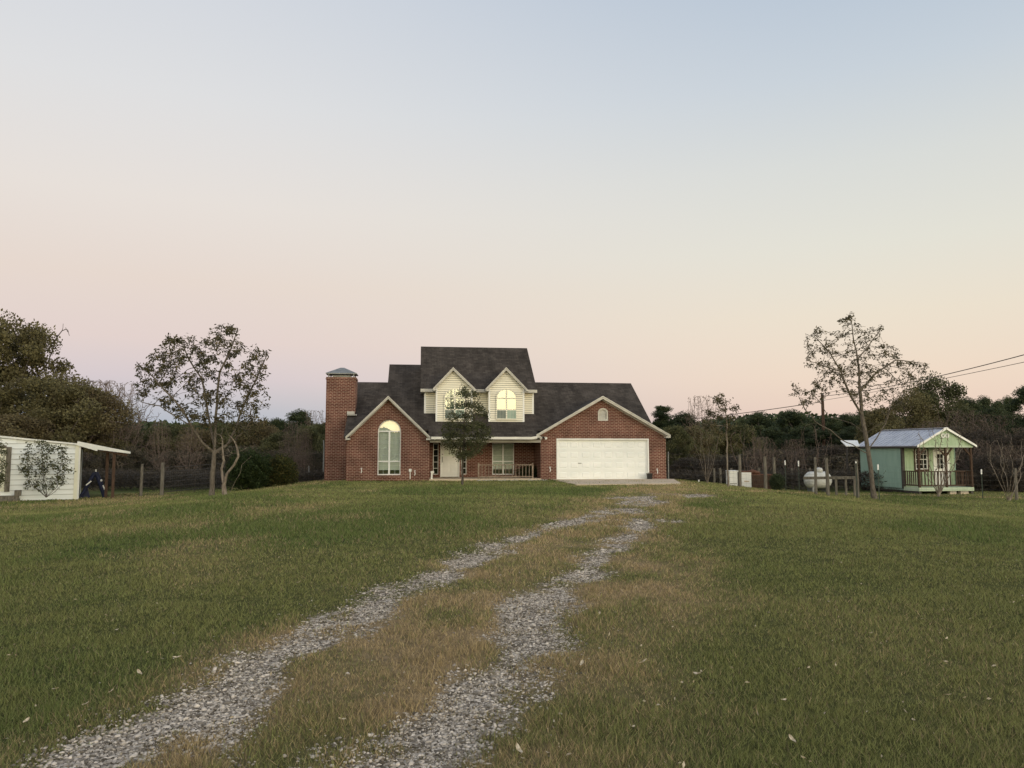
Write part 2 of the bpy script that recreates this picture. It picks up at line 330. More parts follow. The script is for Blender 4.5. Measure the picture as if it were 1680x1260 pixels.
def npmesh(name, V, F, m, parent=None, attrs=None, smooth=False):
    """V (n,3), F (m,k) all the same k"""
    me = bpy.data.meshes.new(name); V = np.asarray(V, np.float32); F = np.asarray(F, np.int32); k = F.shape[1]
    me.vertices.add(len(V)); me.vertices.foreach_set('co', V.ravel())
    me.loops.add(F.size); me.loops.foreach_set('vertex_index', F.ravel())
    me.polygons.add(len(F)); me.polygons.foreach_set('loop_start', np.arange(0, F.size, k, dtype=np.int32))
    if smooth: me.polygons.foreach_set('use_smooth', np.ones(len(F), bool))
    me.update(calc_edges=True)
    for nm, ty, dat in (attrs or []):
        a = me.attributes.new(nm, ty, 'POINT'); dat = np.asarray(dat, np.float32)
        a.data.foreach_set('color' if ty == 'FLOAT_COLOR' else 'value', dat.ravel())
    me.materials.append(m); o = bpy.data.objects.new(name, me); C.objects.link(o)
    if parent: o.parent = parent
    return o
def empty(name, loc=(0, 0, 0), rz=0.0):
    o = bpy.data.objects.new(name, None); C.objects.link(o); o.location = loc; o.rotation_euler = (0, 0, rz); o.empty_display_size = 0.3; return o
def tag(o, label=None, cat=None, group=None, kind=None):
    if label: o['label'] = label
    if cat: o['category'] = cat
    if group: o['group'] = group
    if kind: o['kind'] = kind
    return o
def copy_tree(o, parent=None):
    c = o.copy(); C.objects.link(c); c.parent = parent
    for ch in list(o.children): copy_tree(ch, c)
    return c
def arch(x0, x1, z0, zs, zt, n=14):
    """outline of an arched opening, counterclockwise from bottom left"""
    cx = (x0 + x1) / 2; rx = (x1 - x0) / 2; rz = zt - zs
    return [(x0, z0), (x1, z0)] + [(cx + rx * cos(pi * i / n), zs + rz * sin(pi * i / n)) for i in range(n + 1)]
def rect(x0, x1, z0, z1): return [(x0, z0), (x1, z0), (x1, z1), (x0, z1)]
def inset_arch(x0, x1, z0, zs, zt, t, n=14): return arch(x0 + t, x1 - t, z0 + t, zs, zt - t, n)

# ================================================================== ground: lawn, gravel wheel tracks, apron
def track(pts):
    out = []
    for px0, px1, py in pts:
        a = ground(px0, py); b = ground(px1, py); out.append(((a.x + b.x) / 2, a.y, abs(b.x - a.x) / 2))
    return np.array(out)
TR_L = track([(20, 210, 1300), (70, 300, 1248), (215, 395, 1180), (300, 440, 1130), (350, 520, 1085), (430, 590, 1045), (520, 655, 1010), (560, 715, 975), (660, 770, 950),
              (700, 800, 930), (745, 838, 905), (830, 880, 885), (880, 950, 862), (935, 1040, 846), (985, 1020, 832), (1010, 1075, 820), (1030, 1130, 813)])
TR_R = track([(560, 760, 1300), (590, 770, 1250), (660, 770, 1210), (715, 815, 1160), (750, 860, 1110), (800, 905, 1075), (800, 950, 1045), (815, 960, 1010), (810, 950, 985),
              (850, 970, 963), (930, 990, 935), (960, 1008, 910), (980, 1040, 890), (1005, 1075, 872), (1000, 1100, 858), (975, 1085, 848), (1010, 1060, 832), (1040, 1150, 816)])
PTH = track([(1180, 1182, 806), (1260, 1262, 807), (1340, 1342, 809), (1430, 1432, 811), (1560, 1562, 815), (1720, 1722, 819)])
PTH[:, 2] = .10
TR_F = track([(1020, 1022, 817), (1075, 1077, 815), (1140, 1142, 813)]); TR_F[:, 2] = 1.0      # broad gravel patch where the drive bends to the garage
TR_M = track([(990, 992, 842), (1040, 1042, 850), (1092, 1094, 856)]); TR_M[:, 2] = .50
def path_d(x, y, T):
    """signed 'inside' value: 1 on the centre line, 0 at the edge, negative outside (in half widths)"""
    best = np.full(x.shape, -99.0); bd = np.full(x.shape, 1e9)
    for (ax, ay, aw), (bx, by, bw) in zip(T[:-1], T[1:]):
        dx, dy = bx - ax, by - ay; t = np.clip(((x - ax) * dx + (y - ay) * dy) / (dx * dx + dy * dy), 0, 1)
        d = np.hypot(x - ax - t * dx, y - ay - t * dy); ww = (aw + t * (bw - aw)) * .90
        v = 1 - d / ww; best = np.maximum(best, v); bd = np.minimum(bd, d - ww)
    return best, bd
def masks(x, y):
    """gravel cover 0..1, dry-grass 0..1, green patch 0..1"""
    x = np.asarray(x, float); y = np.asarray(y, float)
    vl, dl = path_d(x, y, TR_L); vr, dr = path_d(x, y, TR_R)
    vf, df = path_d(x, y, TR_F); vm, dm_ = path_d(x, y, TR_M); dmin = np.minimum(np.minimum(dl, dr), np.minimum(df, dm_))
    n = fbm(x * 2.2, y * 1.6, 3, 5) - 0.5; nb = fbm(x * 0.9 + 9, y * 0.7, 11, 3) - 0.5
    g = sst(0.34, -0.40, dmin + .10 - .10 * sst(8, 5, y) + n * .85 + nb * (.3 - .25 * sst(9, 6, y)))
    # turf has grown back across the tracks in places, more so farther up the drive
    br = fbm(x * .75 + 20, y * .42 + 4, 15, 4); g = g * (1 - sst(.46, .58, br) * (.02 + .86 * sst(9, 17, y) - .45 * sst(26, 30, y))) * (.45 + .55 * sst(.28, .55, fbm(x * 3.1, y * 2.3, 8, 3)))
    n2 = fbm(x * 0.55, y * 0.35, 21, 4); n3 = fbm(x * 1.7, y * 1.2, 31, 4)
    # a worn belt of dry grass along the drive
    cx = np.interp(y, [2, 6, 9, 14, 20, 28, 36, 40], [(TR_L[0][0] + TR_R[0][0]) / 2, -0.75, -0.2, 0.8, 2.4, 4.7, 7.0, 7.0])
    belt = sst(2.6, 0.9, np.abs(x - cx - 0.40) + (n2 - 0.5) * 2.4)
    dry = np.clip(belt * (-0.15 + 1.7 * n3) , 0, 1)
    lawn = sst(0.50, 0.70, fbm(x * 0.28 + 3, y * 0.16, 41, 4) + 0.10 * (n3 - 0.5))
    dry = np.clip(np.maximum(dry, lawn * (0.16 + .36 * sst(-1, -6, x))), 0, 1)
    vp, dp = path_d(x, y, PTH); strip = sst(.28, .0, dp + (n3 - .5) * .5); dry = np.maximum(dry, strip * .9)
    green = sst(0.42, 0.66, fbm(x * 0.33 + 50, y * 0.2 + 7, 51, 4) + 0.16 * (n3 - 0.5)) * (1 - belt)
    return g, dry, green
GREEN = np.array([0.150, 0.172, 0.055]); LUSH = np.array([0.100, 0.140, 0.040]); DRY = np.array([0.375, 0.275, 0.158]); OLIVE = np.array([0.200, 0.202, 0.074])
def grass_colour(x, y, dry, green):
    n = fbm(x * 0.8, y * 0.5, 61, 3)[:, None]
    c = GREEN * (1 - n) + OLIVE * n
    st = (0.5 + 0.5 * np.sin((y + 0.08 * x) * 1.9 + 2 * fbm(x * .2, y * .2, 5, 2)))[:, None] * sst(14, 26, y)[:, None]
    c = c * (1 + 0.20 * st)
    c = c * (1 - green[:, None] * 0.9) + LUSH * green[:, None] * 0.9
    return c * (1 - dry[:, None]) + DRY * dry[:, None]
def axis(breaks):
    out = []
    for a, b, st in breaks: out += list(np.arange(a, b, st))
    return np.array(out + [breaks[-1][1]])
gx = axis([(-600, -100, 50), (-100, -40, 6), (-40, -16, 0.8), (-16, 12, 0.14), (12, 30, 0.5), (30, 100, 5), (100, 600, 50)])
gy = axis([(-300, -20, 20), (-20, 1, 1.5), (1, 14, 0.08), (14, 26, 0.16), (26, 44, 0.3), (44, 70, 1.0), (70, 200, 8), (200, 900, 50)])
GX, GY = np.meshgrid(gx, gy); xx = GX.ravel(); yy = GY.ravel()
zz = gz(xx, yy); g_, d_, gr_ = masks(xx, yy)
zz = zz + (fbm(xx * 1.3, yy * 1.3, 71, 4) - 0.5) * 0.05 * sst(60, 40, yy) - 0.03 * g_ * sst(60, 40, yy)
nx_, ny_ = len(gx), len(gy); ii = np.arange(nx_ * ny_).reshape(ny_, nx_)
F = np.stack([ii[:-1, :-1], ii[:-1, 1:], ii[1:, 1:], ii[1:, :-1]], -1).reshape(-1, 4)
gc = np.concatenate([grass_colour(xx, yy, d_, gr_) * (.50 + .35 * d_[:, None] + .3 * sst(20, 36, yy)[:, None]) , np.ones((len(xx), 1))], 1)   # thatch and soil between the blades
gm = mat('lawn_ground', (0.1, 0.1, 0.05), 0.95, 0.08)
a1 = nd(gm, 'ShaderNodeAttribute', attribute_name='col'); a2 = nd(gm, 'ShaderNodeAttribute', attribute_name='gravel')
tcd = nd(gm, 'ShaderNodeTexCoord')
n1 = nd(gm, 'ShaderNodeTexNoise'); n1.inputs['Scale'].default_value = 9; n1.inputs['Detail'].default_value = 8; n1.inputs['Roughness'].default_value = 0.75; lk(gm, tcd.outputs['Object'], n1.inputs[0])
r1 = nd(gm, 'ShaderNodeMapRange'); lk(gm, n1.outputs[0], r1.inputs[0]); [setattr(r1.inputs[i + 1], 'default_value', v) for i, v in enumerate((0.3, 0.72, 0.45, 1.35))]
vs_ = nd(gm, 'ShaderNodeVectorMath', operation='SCALE'); lk(gm, a1.outputs['Color'], vs_.inputs[0]); lk(gm, r1.outputs[0], vs_.inputs[3])
vo = nd(gm, 'ShaderNodeTexVoronoi'); vo.inputs['Scale'].default_value = 26; lk(gm, tcd.outputs['Object'], vo.inputs[0])
sv = nd(gm, 'ShaderNodeSeparateXYZ'); lk(gm, vo.outputs['Color'], sv.inputs[0])
rr = nd(gm, 'ShaderNodeValToRGB'); lk(gm, sv.outputs[0], rr.inputs[0]); e = rr.color_ramp.elements
e[0].position = 0.15; e[0].color = (0.10, 0.08, 0.055, 1); e[1].position = 1; e[1].color = (0.62, 0.56, 0.48, 1); q = e.new(0.55); q.color = (0.30, 0.25, 0.195, 1)
n2_ = nd(gm, 'ShaderNodeTexNoise'); n2_.inputs['Scale'].default_value = 14; n2_.inputs['Detail'].default_value = 4; lk(gm, tcd.outputs['Object'], n2_.inputs[0])
ad_ = nd(gm, 'ShaderNodeMath', operation='ADD'); lk(gm, a2.outputs['Fac'], ad_.inputs[0]); lk(gm, n2_.outputs[0], ad_.inputs[1])
rt = nd(gm, 'ShaderNodeMapRange'); lk(gm, ad_.outputs[0], rt.inputs[0]); [setattr(rt.inputs[i + 1], 'default_value', v) for i, v in enumerate((0.85, 1.1, 0, 1))]
mxg = nd(gm, 'ShaderNodeMix', data_type='RGBA'); lk(gm, rt.outputs[0], mxg.inputs[0]); lk(gm, vs_.outputs[0], mxg.inputs[6]); lk(gm, rr.outputs[0], mxg.inputs[7])
lk(gm, mxg.outputs[2], bsdf(gm).inputs['Base Color'])
bpg = nd(gm, 'ShaderNodeBump'); bpg.inputs['Strength'].default_value = 0.9; bpg.inputs['Distance'].default_value = 0.05; lk(gm, n1.outputs[0], bpg.inputs['Height']); lk(gm, bpg.outputs[0], bsdf(gm).inputs['Normal'])
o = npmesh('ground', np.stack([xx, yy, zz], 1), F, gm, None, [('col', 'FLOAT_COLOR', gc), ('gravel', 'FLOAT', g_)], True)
tag(o, kind='structure')
# ================================================================== house
PSI = R(6.9)
O_ = at(887, 787, 41.0); O_.z = 0.0
house = empty('brick_house', O_, PSI)
tag(house, 'red brick house with two cream dormers, dark shingle roof and white garage door', 'house')
ca, sa = cos(PSI), sin(PSI)
def H(px, py, ly):
    """photo pixel -> house local (x, z) on the local plane y = ly"""
    d = ray(px, py); n = np.array([-sa, ca, 0.0])
    t = ((O_.x * n[0] + O_.y * n[1] + ly)) / (d @ n)
    p = d * t + np.array([0, 0, CZ]); q = p - np.array(O_)
    return float(q[0] * ca + q[1] * sa), float(p[2])
hx = lambda px, ly=0.0, py=740: H(px, py, ly)[0]
hz = lambda px, py, ly=0.0: H(px, py, ly)[1]
def hb(name, mb, m, parent=None, **k): return mb.build(name, M[m], parent or house, **k)

OH = -0.38                                   # roof overhang in front of the walls
zE = hz(790, 717, OH)                        # porch eave
YR = 5.0
xr0, zR = H(960, 628, YR)                   # right ridge
SL = (zR - zE) / (YR - OH)
def plane(y): return zE + SL * (y - OH)
def on_plane(px, py):
    lo, hi = 0.0, 14.0
    for _ in range(50):
        m_ = (lo + hi) / 2
        if hz(px, py, m_) > plane(m_): lo = m_
        else: hi = m_
    return lo
yL = on_plane(610, 627); yS = on_plane(662, 598)
xLedge = hx(566, 0.5); xSt = hx(639, yS, 600); xRr = hx(1035, YR, 629)
xBoxL = hx(687, 2); xBoxR = hx(880, 2)
# --- main roof slabs (thickness downwards)
def slab(mb, pts, th=0.10): mb.prism(pts, (0, 0, -th)); return mb
mr_ = MB()
xa = hx(703, OH); xb = hx(884, OH)
# front slope, left of garage: eave between gables, ridge left, step, and right
yRR = YR; YB = 10.4
IN = 0.30                                    # behind the gable walls the roof starts inside them
slab(mr_, [(xLedge, OH, plane(OH)), (hx(573, OH), OH, plane(OH)), (hx(573, OH), IN, plane(IN)), (xLedge, IN, plane(IN))])
slab(mr_, [(xLedge, IN, plane(IN)), (xSt, IN, plane(IN)), (xSt, yL, plane(yL)), (xLedge, yL, plane(yL))])
slab(mr_, [(xa, OH, plane(OH)), (xb, OH, plane(OH)), (xb, IN, plane(IN)), (xa, IN, plane(IN))])
slab(mr_, [(xSt, IN, plane(IN)), (xRr, IN, plane(IN)), (xRr, yRR, plane(yRR)), (xBoxL + 0.4, yRR, plane(yRR)), (xBoxL + 0.4, yS, plane(yS)), (xSt, yS, plane(yS))])
# back slopes
slab(mr_, [(xLedge, yL, plane(yL)), (xSt, yL, plane(yL)), (xSt, YB + .4, plane(yL) - (YB + .4 - yL) * SL), (xLedge, YB + .4, plane(yL) - (YB + .4 - yL) * SL)])
slab(mr_, [(xSt, yS, plane(yS)), (xBoxL + .4, yS, plane(yS)), (xBoxL + .4, YB + .4, plane(yS) - (YB + .4 - yS) * 1.3), (xSt, YB + .4, plane(yS) - (YB + .4 - yS) * 1.3)])
slab(mr_, [(xBoxL + .4, yRR, plane(yRR)), (xRr, yRR, plane(yRR)), (xRr, YB + .4, plane(yRR) - (YB + .4 - yRR) * SL), (xBoxL + .4, YB + .4, plane(yRR) - (YB + .4 - yRR) * SL)])
hb('roof', mr_, 'shingle')
# --- walls
xG0, xG1 = hx(568.5), hx(704.5)              # left gable wall
xA0, xA1 = hx(887), hx(1092.5)               # garage wall
PD = 2.3                                     # porch depth
x0g, zgE = H(568, 717, 0); zgE = zE + 0.02
xgp, zgP = H(637, 650, OH)                   # gable peak
xgl = hx(566.5, OH); xgr = hx(706, OH); zgl = hz(568, 717, OH)
# outline of the left gable wall follows the underside of the rakes
def wall_gable(xw0, xw1, xp, zp, xe0, xe1, ze, drop=0.10):
    def zr(x):
        if x < xp: return zp - (xp - x) * (zp - ze) / (xp - xe0)
        return zp - (x - xp) * (zp - ze) / (xe1 - xp)
    return [(xw0, -0.6), (xw1, -0.6), (xw1, zr(xw1) - drop), (xp, zp - drop), (xw0, zr(xw0) - drop)]
wx0, wx1 = hx(619.5), hx(657.5); wz0 = hz(638, 779.5); wzs = hz(638, 708); wzt = hz(638, 688.5)
out = wall_gable(xG0, xG1, xgp, zgP, xgl, xgr, zgl)
mb = MB(); mb.panel(out, [arch(wx0, wx1, wz0, wzs, wzt)], 0.0, 0.24)
zw = plane(0) - 0.12
mb.prism([(xG1 - 0.24, 0.24, -0.6), (xG1 - 0.24, PD, -0.6), (xG1 - 0.24, PD, 2.25), (xG1 - 0.24, 0.24, 2.25)], (0.24, 0, 0))
# left side wall and back wall under the roof
mb.prism([(xG0, 0.24, -0.6), (xG0, YB, -0.6), (xG0, YB, plane(yL) - (YB - yL) * SL - .11), (xG0, yL, plane(yL) - .11), (xG0, 0.24, plane(.24) - .11)], (0.24, 0, 0))
mb.box(xG0 + .24, YB - .24, -0.6, xA1 - .24, YB, 2.0)
# soldier-course arch over the window: brick ring standing proud
ar = arch(wx0 - 0.0, wx1 + 0.0, wz0, wzs, wzt, 20)[2:]
hb('gable_wall', mb, 'brick')
mbk = MB(); cx_ = (wx0 + wx1) / 2; n_ = 20
for i in range(n_):
    a0, a1_ = pi * (i + .06) / n_, pi * (i + .94) / n_; rx = (wx1 - wx0) / 2; rz_ = wzt - wzs
    q = [(cx_ + (rx + k) * cos(a), -0.012, wzs + (rz_ + k) * sin(a)) for a, k in ((a0, .01), (a0, .2), (a1_, .2), (a1_, .01))]
    mbk.prism(q, (0, 0.03, 0))
hb('window_arch', mbk, 'brick')
# garage wall
dx0, dx1 = hx(913), hx(1064.5); dz1 = hz(989, 719.5)
xpk, zpk = H(989, 650, OH); xe0, xe1 = hx(880, OH), hx(1100.5, OH); zge = hz(1095, 714.0, OH)
out = wall_gable(xA0, xA1, xpk, zpk, xe0, xe1, zge)
vx0, vx1 = hx(983), hx(996.5); vz0 = hz(990, 689); vzs = hz(990, 677); vzt = hz(990, 671)
out2 = [out[0], (dx0, -0.6), (dx0, dz1), (dx1, dz1), (dx1, -0.6)] + out[1:]
mb = MB(); mb.panel(out2, [arch(vx0, vx1, vz0, vzs, vzt)], 0.0, 0.24)
mb.prism([(xA0, 0.24, -0.6), (xA0, PD, -0.6), (xA0, PD, 2.3), (xA0, 0.24, 2.3)], (0.24, 0, 0))
mb.prism([(xA1 - .24, 0.24, -0.6), (xA1 - .24, YB, -0.6), (xA1 - .24, YB, 2.1), (xA1 - .24, .24, 2.1)], (0.24, 0, 0))
mb.prism([(xRr - .5, 1.2, 2.1), (xRr - .5, YB, 2.1), (xRr - .5, yRR, zR - .12)], (0.2, 0, 0))
# soldier course over the door
for i in range(54):
    xx0 = dx0 - .1 + i * (dx1 - dx0 + .2) / 54
    mb.box(xx0 + .006, -.012, dz1 + .015, xx0 + (dx1 - dx0 + .2) / 54 - .006, .01, dz1 + .20)
hb('garage_wall', mb, 'brick')
# --- gable roofs
def gable_roof(xp, zp, xl, zl, xr, zr, yf, yb, mb):
    slab(mb, [(xl, yf, zl), (xp, yf, zp), (xp, yb, zp), (xl, yb, zl)], .09)
    slab(mb, [(xp, yf, zp), (xr, yf, zr), (xr, yb, zr), (xp, yb, zp)], .09)
def y_of(zv): return OH + (zv - zE) / SL
mb = MB(); gable_roof(xgp, zgP, xgl, zgl, xgr, zgl, OH, y_of(zgP) + .05, mb); hb('gable_roof', mb, 'shingle')
mb = MB(); gable_roof(xpk, zpk, xe0, zge, xe1, zge, OH, y_of(zpk) + .05, mb)
hb('gable_roof', mb, 'shingle')
# --- rake boards: two stepped boards under each roof edge
def rake(xp, zp, xl, zl, xr, zr, y, name='rake_board', wdt=0.11, ret=0.32, m='trim', parent=None):
    mb = MB()
    for xa_, za_ in ((xl, zl), (xr, zr)):
        s = 1 if xa_ > xp else -1
        mb.prism([(xp, y - .025, zp + .01), (xa_, y - .025, za_ + .01), (xa_, y - .025, za_ - wdt), (xp, y - .025, zp - wdt * 1.25)], (0, .04, 0))
        mb.prism([(xp, y - .045, zp + .02), (xa_, y - .045, za_ + .02), (xa_, y - .045, za_ - .045), (xp, y - .045, zp - .05)], (0, .06, 0))
        # boxed eave return
        mb.box(min(xa_, xa_ - s * ret), y - .03, za_ - wdt - .03, max(xa_, xa_ - s * ret), 0.0 if y > -1 else y + .3, za_ - wdt + .05)
    return mb.build(name, M[m], parent or house)
rake(xgp, zgP, xgl, zgl, xgr, zgl, OH, ret=.22)
rake(xpk, zpk, xe0, zge, xe1, zge, OH, ret=.24)
# frieze right under each rake, on the brick
for (xp, zp, xl, zl, xr, zr) in ((xgp, zgP, xgl, zgl, xgr, zgl), (xpk, zpk, xe0, zge, xe1, zge)):
    mb = MB()
    for xa_, za_ in ((xl, zl), (xr, zr)):
        mb.prism([(xp, -.03, zp - .1), (xa_, -.03, za_ - .1), (xa_, -.03, za_ - .165), (xp, -.03, zp - .18)], (0, .035, 0))
        # soffit board
        mb.prism([(xp, OH + .03, zp - .115), (xa_, OH + .03, za_ - .115), (xa_, OH + .03, za_ - .135), (xp, OH + .03, zp - .135)], (0, -OH - .06, 0))
    mb.build('frieze_board', M['trim'], house)
# --- chimney
yc = on_plane(573, 680) + .02
cxl, cxr = hx(533, yc), hx(582.8, yc, 680); czt = hz(560, 618.5, yc)
mb = MB(); mb.box(cxl, yc, -0.6, cxr, yc + 1.15, czt - .14); mb.box(cxl - .03, yc - .03, czt - .14, cxr + .03, yc + 1.18, czt - .06); mb.box(cxl - .01, yc - .01, czt - .06, cxr + .01, yc + 1.16, czt)
ch = hb('chimney', mb, 'brick')
zc0, zc1 = hz(560, 613.5, yc), hz(560, 603, yc + .5); mb = MB(); cmx, cmy = (cxl + cxr) / 2, yc + .57
bs = [(cxl - .04, yc - .05), (cxr + .04, yc - .05), (cxr + .04, yc + 1.2), (cxl - .04, yc + 1.2)]
mb.add([(a, b, zc0) for a, b in bs] + [(a, b, zc0 + .05) for a, b in bs] + [(cmx - .1, cmy, zc1), (cmx + .1, cmy, zc1)],
       [(3, 2, 1, 0), (0, 1, 5, 4), (1, 2, 6, 5), (2, 3, 7, 6), (3, 0, 4, 7), (4, 5, 9, 8), (5, 6, 9), (6, 7, 8, 9), (7, 4, 8)])
hb('chimney_cap', mb, 'galv', ch)
mb = MB()
for a in (cxl + .12, cxr - .12):
    for b in (yc + .06, yc + 1.1): mb.box(a - .03, b - .03, czt, a + .03, b + .03, zc0)
mb.box(cxl + .3, yc + .25, czt, cxr - .3, yc + .9, zc0 - .03)
hb('cap_bracket', mb, 'galv', ch)
mb = MB(); zf = hz(573, 677.5, yc); mb.box(xLedge - .02, yc - .12, zf - .06, cxr - .03, yc, zf + .08); mb.box(xLedge, yc - .3, zf - .14, cxr + .1, yc - .1, zf - .085)
hb('flashing', mb, 'trim')
# --- upper storey box
yU = 1.75
bxl, bxr = hx(695.5, yU), hx(875.5, yU); bz0 = hz(700, 686, yU); bze = hz(700, 640, yU)
yD = yU - 0.75                               # dormer front face
tl, tr_ = hx(689, yU - .4), hx(881.5, yU - .4); tze = hz(700, 638.5, yU - .4)
yT = 5.3; tzr = hz(760, 569.5, yT)
trl, trr = hx(687.5, yT, 570), hx(864, yT, 570)
tlx, trx = min(tl, trl), max(tr_, trr)
print('HOUSE', dict(zE=zE, zR=zR, SL=SL, yL=yL, yS=yS, zS=plane(yS), yc=yc, tze=tze, tzr=tzr, tl=tl, trl=trl, tr=tr_, trr=trr, xLedge=xLedge, xG0=xG0, xA1=xA1, xRr=xRr, zgP=zgP, zpk=zpk, bz0=bz0, bze=bze, cxl=cxl, zgl=zgl, zge=zge))
sT = (tzr - tze) / (yT - yU + .4)
mb = MB(); slab(mb, [(tl, yU - .4, tze), (tr_, yU - .4, tze), (tr_, yT, tzr), (tl, yT, tzr)], .1)
yTb = 2 * yT - yU + .4
slab(mb, [(tl, yT, tzr), (tr_, yT, tzr), (tr_, yTb, tze), (tl, yTb, tze)], .1)
hb('upper_roof', mb, 'shingle')
def laps(mb, z0, z1, span, y, lap=0.118, lip=0.03):
    """clapboard courses; span(z) gives the (x0, x1) intervals"""
    zc = math.ceil(z0 / lap) * lap
    while zc < z1 - 1e-3:
        ze = min(zc + lap, z1)
        for (a0, a1), (b0, b1) in zip(span(zc), span(ze)):
            v = [(a0, y - lip, zc), (a1, y - lip, zc), (b1, y - .003, ze), (b0, y - .003, ze), (a0, y, zc), (a1, y, zc)]
            mb.add(v, [(0, 1, 2, 3), (4, 5, 1, 0)])
        zc = ze
mb = MB()
mb.box(bxl, yU, plane(yU) - .3, bxr, yTb - .5, tze)
# gable triangles at the sides of the upper storey
for x_ in (bxl, bxr - .1): mb.prism([(x_, yU, tze), (x_, yTb - .5, tze), (x_, yT, tzr - .12)], (.1, 0, 0))
laps(mb, bz0 - .15, bze + .1, lambda z_: [(bxl, bxr)], yU)
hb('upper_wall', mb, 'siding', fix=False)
mb = MB()
mb.box(bxl - .015, yU - .03, bz0 - .06, bxl + .09, yU + .1, bze + .12); mb.box(bxr - .09, yU - .03, bz0 - .06, bxr + .015, yU + .1, bze + .12)
mb.box(bxl + .09, yU - .028, bz0 - .06, bxr - .09, yU, bz0 + .03)
hb('corner_board', mb, 'white')
mb = MB(); mb.box(tl, yU - .43, tze - .14, tr_, yU - .39, tze + .02); mb.box(tl + .03, yU - .39, tze - .13, tr_ - .03, yU, tze - .1)
mb.box(tl + .02, yU - .39, tze - .1, bxl, yTb - .5, tze - .08); mb.box(bxr, yU - .39, tze - .1, tr_ - .02, yTb - .5, tze - .08)
hb('fascia', mb, 'trim')
# --- windows
def frame_bars(mb, pts_out, pts_in, y, th):
    n = len(pts_out)
    for i in range(n):
        a, b, c, d = pts_out[i], pts_out[(i + 1) % n], pts_in[(i + 1) % n], pts_in[i]
        mb.prism([(a[0], y, a[1]), (b[0], y, b[1]), (c[0], y, c[1]), (d[0], y, d[1])], (0, th, 0))
def window(x0, x1, z0, zs, zt, y, arched=True, bars_h=(), bars_v=(), fr=.055, pane='pane', blind='blind', blind_gap=0.0, blind_top=None, th=.07, label=None, parent=None, back=.05, mt=.022, fm='white', sashes=None):
    po = arch(x0, x1, z0, zs, zt) if arched else rect(x0, x1, z0, zt)
    pi_ = inset_arch(x0, x1, z0, zs, zt, fr) if arched else rect(x0 + fr, x1 - fr, z0 + fr, zt - fr)
    mb = MB(); frame_bars(mb, po, pi_, y, th)
    for (b0, b1, zb, t_) in bars_h: mb.box(b0, y + .008, zb - t_, b1, y + th - .01, zb + t_)
    for (xb_, zb0, zb1, t_) in bars_v: mb.box(xb_ - t_, y + .004, zb0, xb_ + t_, y + th - .008, zb1)
    wo_ = mb.build('window', M[fm], parent or house)
    if label: wo_['label'] = label
    mb = MB(); n = len(pi_); mb.add([(a, y + th * .6, b) for a, b in pi_], [tuple(range(n))]); mb.build('pane', M[pane], wo_, fix=False)
    if blind:
        bt = blind_top if blind_top else zt
        q = [(a, min(b, bt)) for a, b in (pi_ if not blind_gap else ([(x0 + fr, z0 + fr + blind_gap), (x1 - fr, z0 + fr + blind_gap)] + list(pi_[2:])))]
        mb = MB(); mb.prism([(a, y + th + back - .012, b) for a, b in q], (0, .008, 0)); mb.build('blind', M[blind], wo_)
    return wo_
# tall arched window of the left gable
xm = (wx0 + wx1) / 2
t5 = .035
hb_ = [(wx0 + .05, wx1 - .05, hz(638, 707.5), .03), (wx0 + .05, wx1 - .05, hz(638, 757), .03)]
window(wx0, wx1, wz0, wzs, wzt, .10, True, hb_, [(xm, wz0 + .05, hz(638, 707.5), .045)], blind_gap=.20, label='tall arched window in the left brick gable', back=.09)
mbd = MB(); mbd.box(wx0 - .1, .5, wz0 - .1, wx1 + .1, .52, wzt + .1); hb('dark_room', mbd, 'room')
mbs = MB(); mbs.box(wx0 - .08, -.04, wz0 - .085, wx1 + .08, .1, wz0 - .004); hb('window_sill', mbs, 'brick')
# grille bars behind the panes (thin)
mbg = MB()
for k in range(1, 5):
    zz_ = hz(638, 757) + k * (hz(638, 707.5) - hz(638, 757)) / 5; mbg.box(wx0 + .06, .155, zz_ - .008, wx1 - .06, .165, zz_ + .008)
for q_ in (.25, .75): mbg.box(wx0 + q_ * (wx1 - wx0) - .008, .1555, wz0 + .06, wx0 + q_ * (wx1 - wx0) + .008, .1645, hz(638, 707.5))
hb('grille', mbg, 'white')
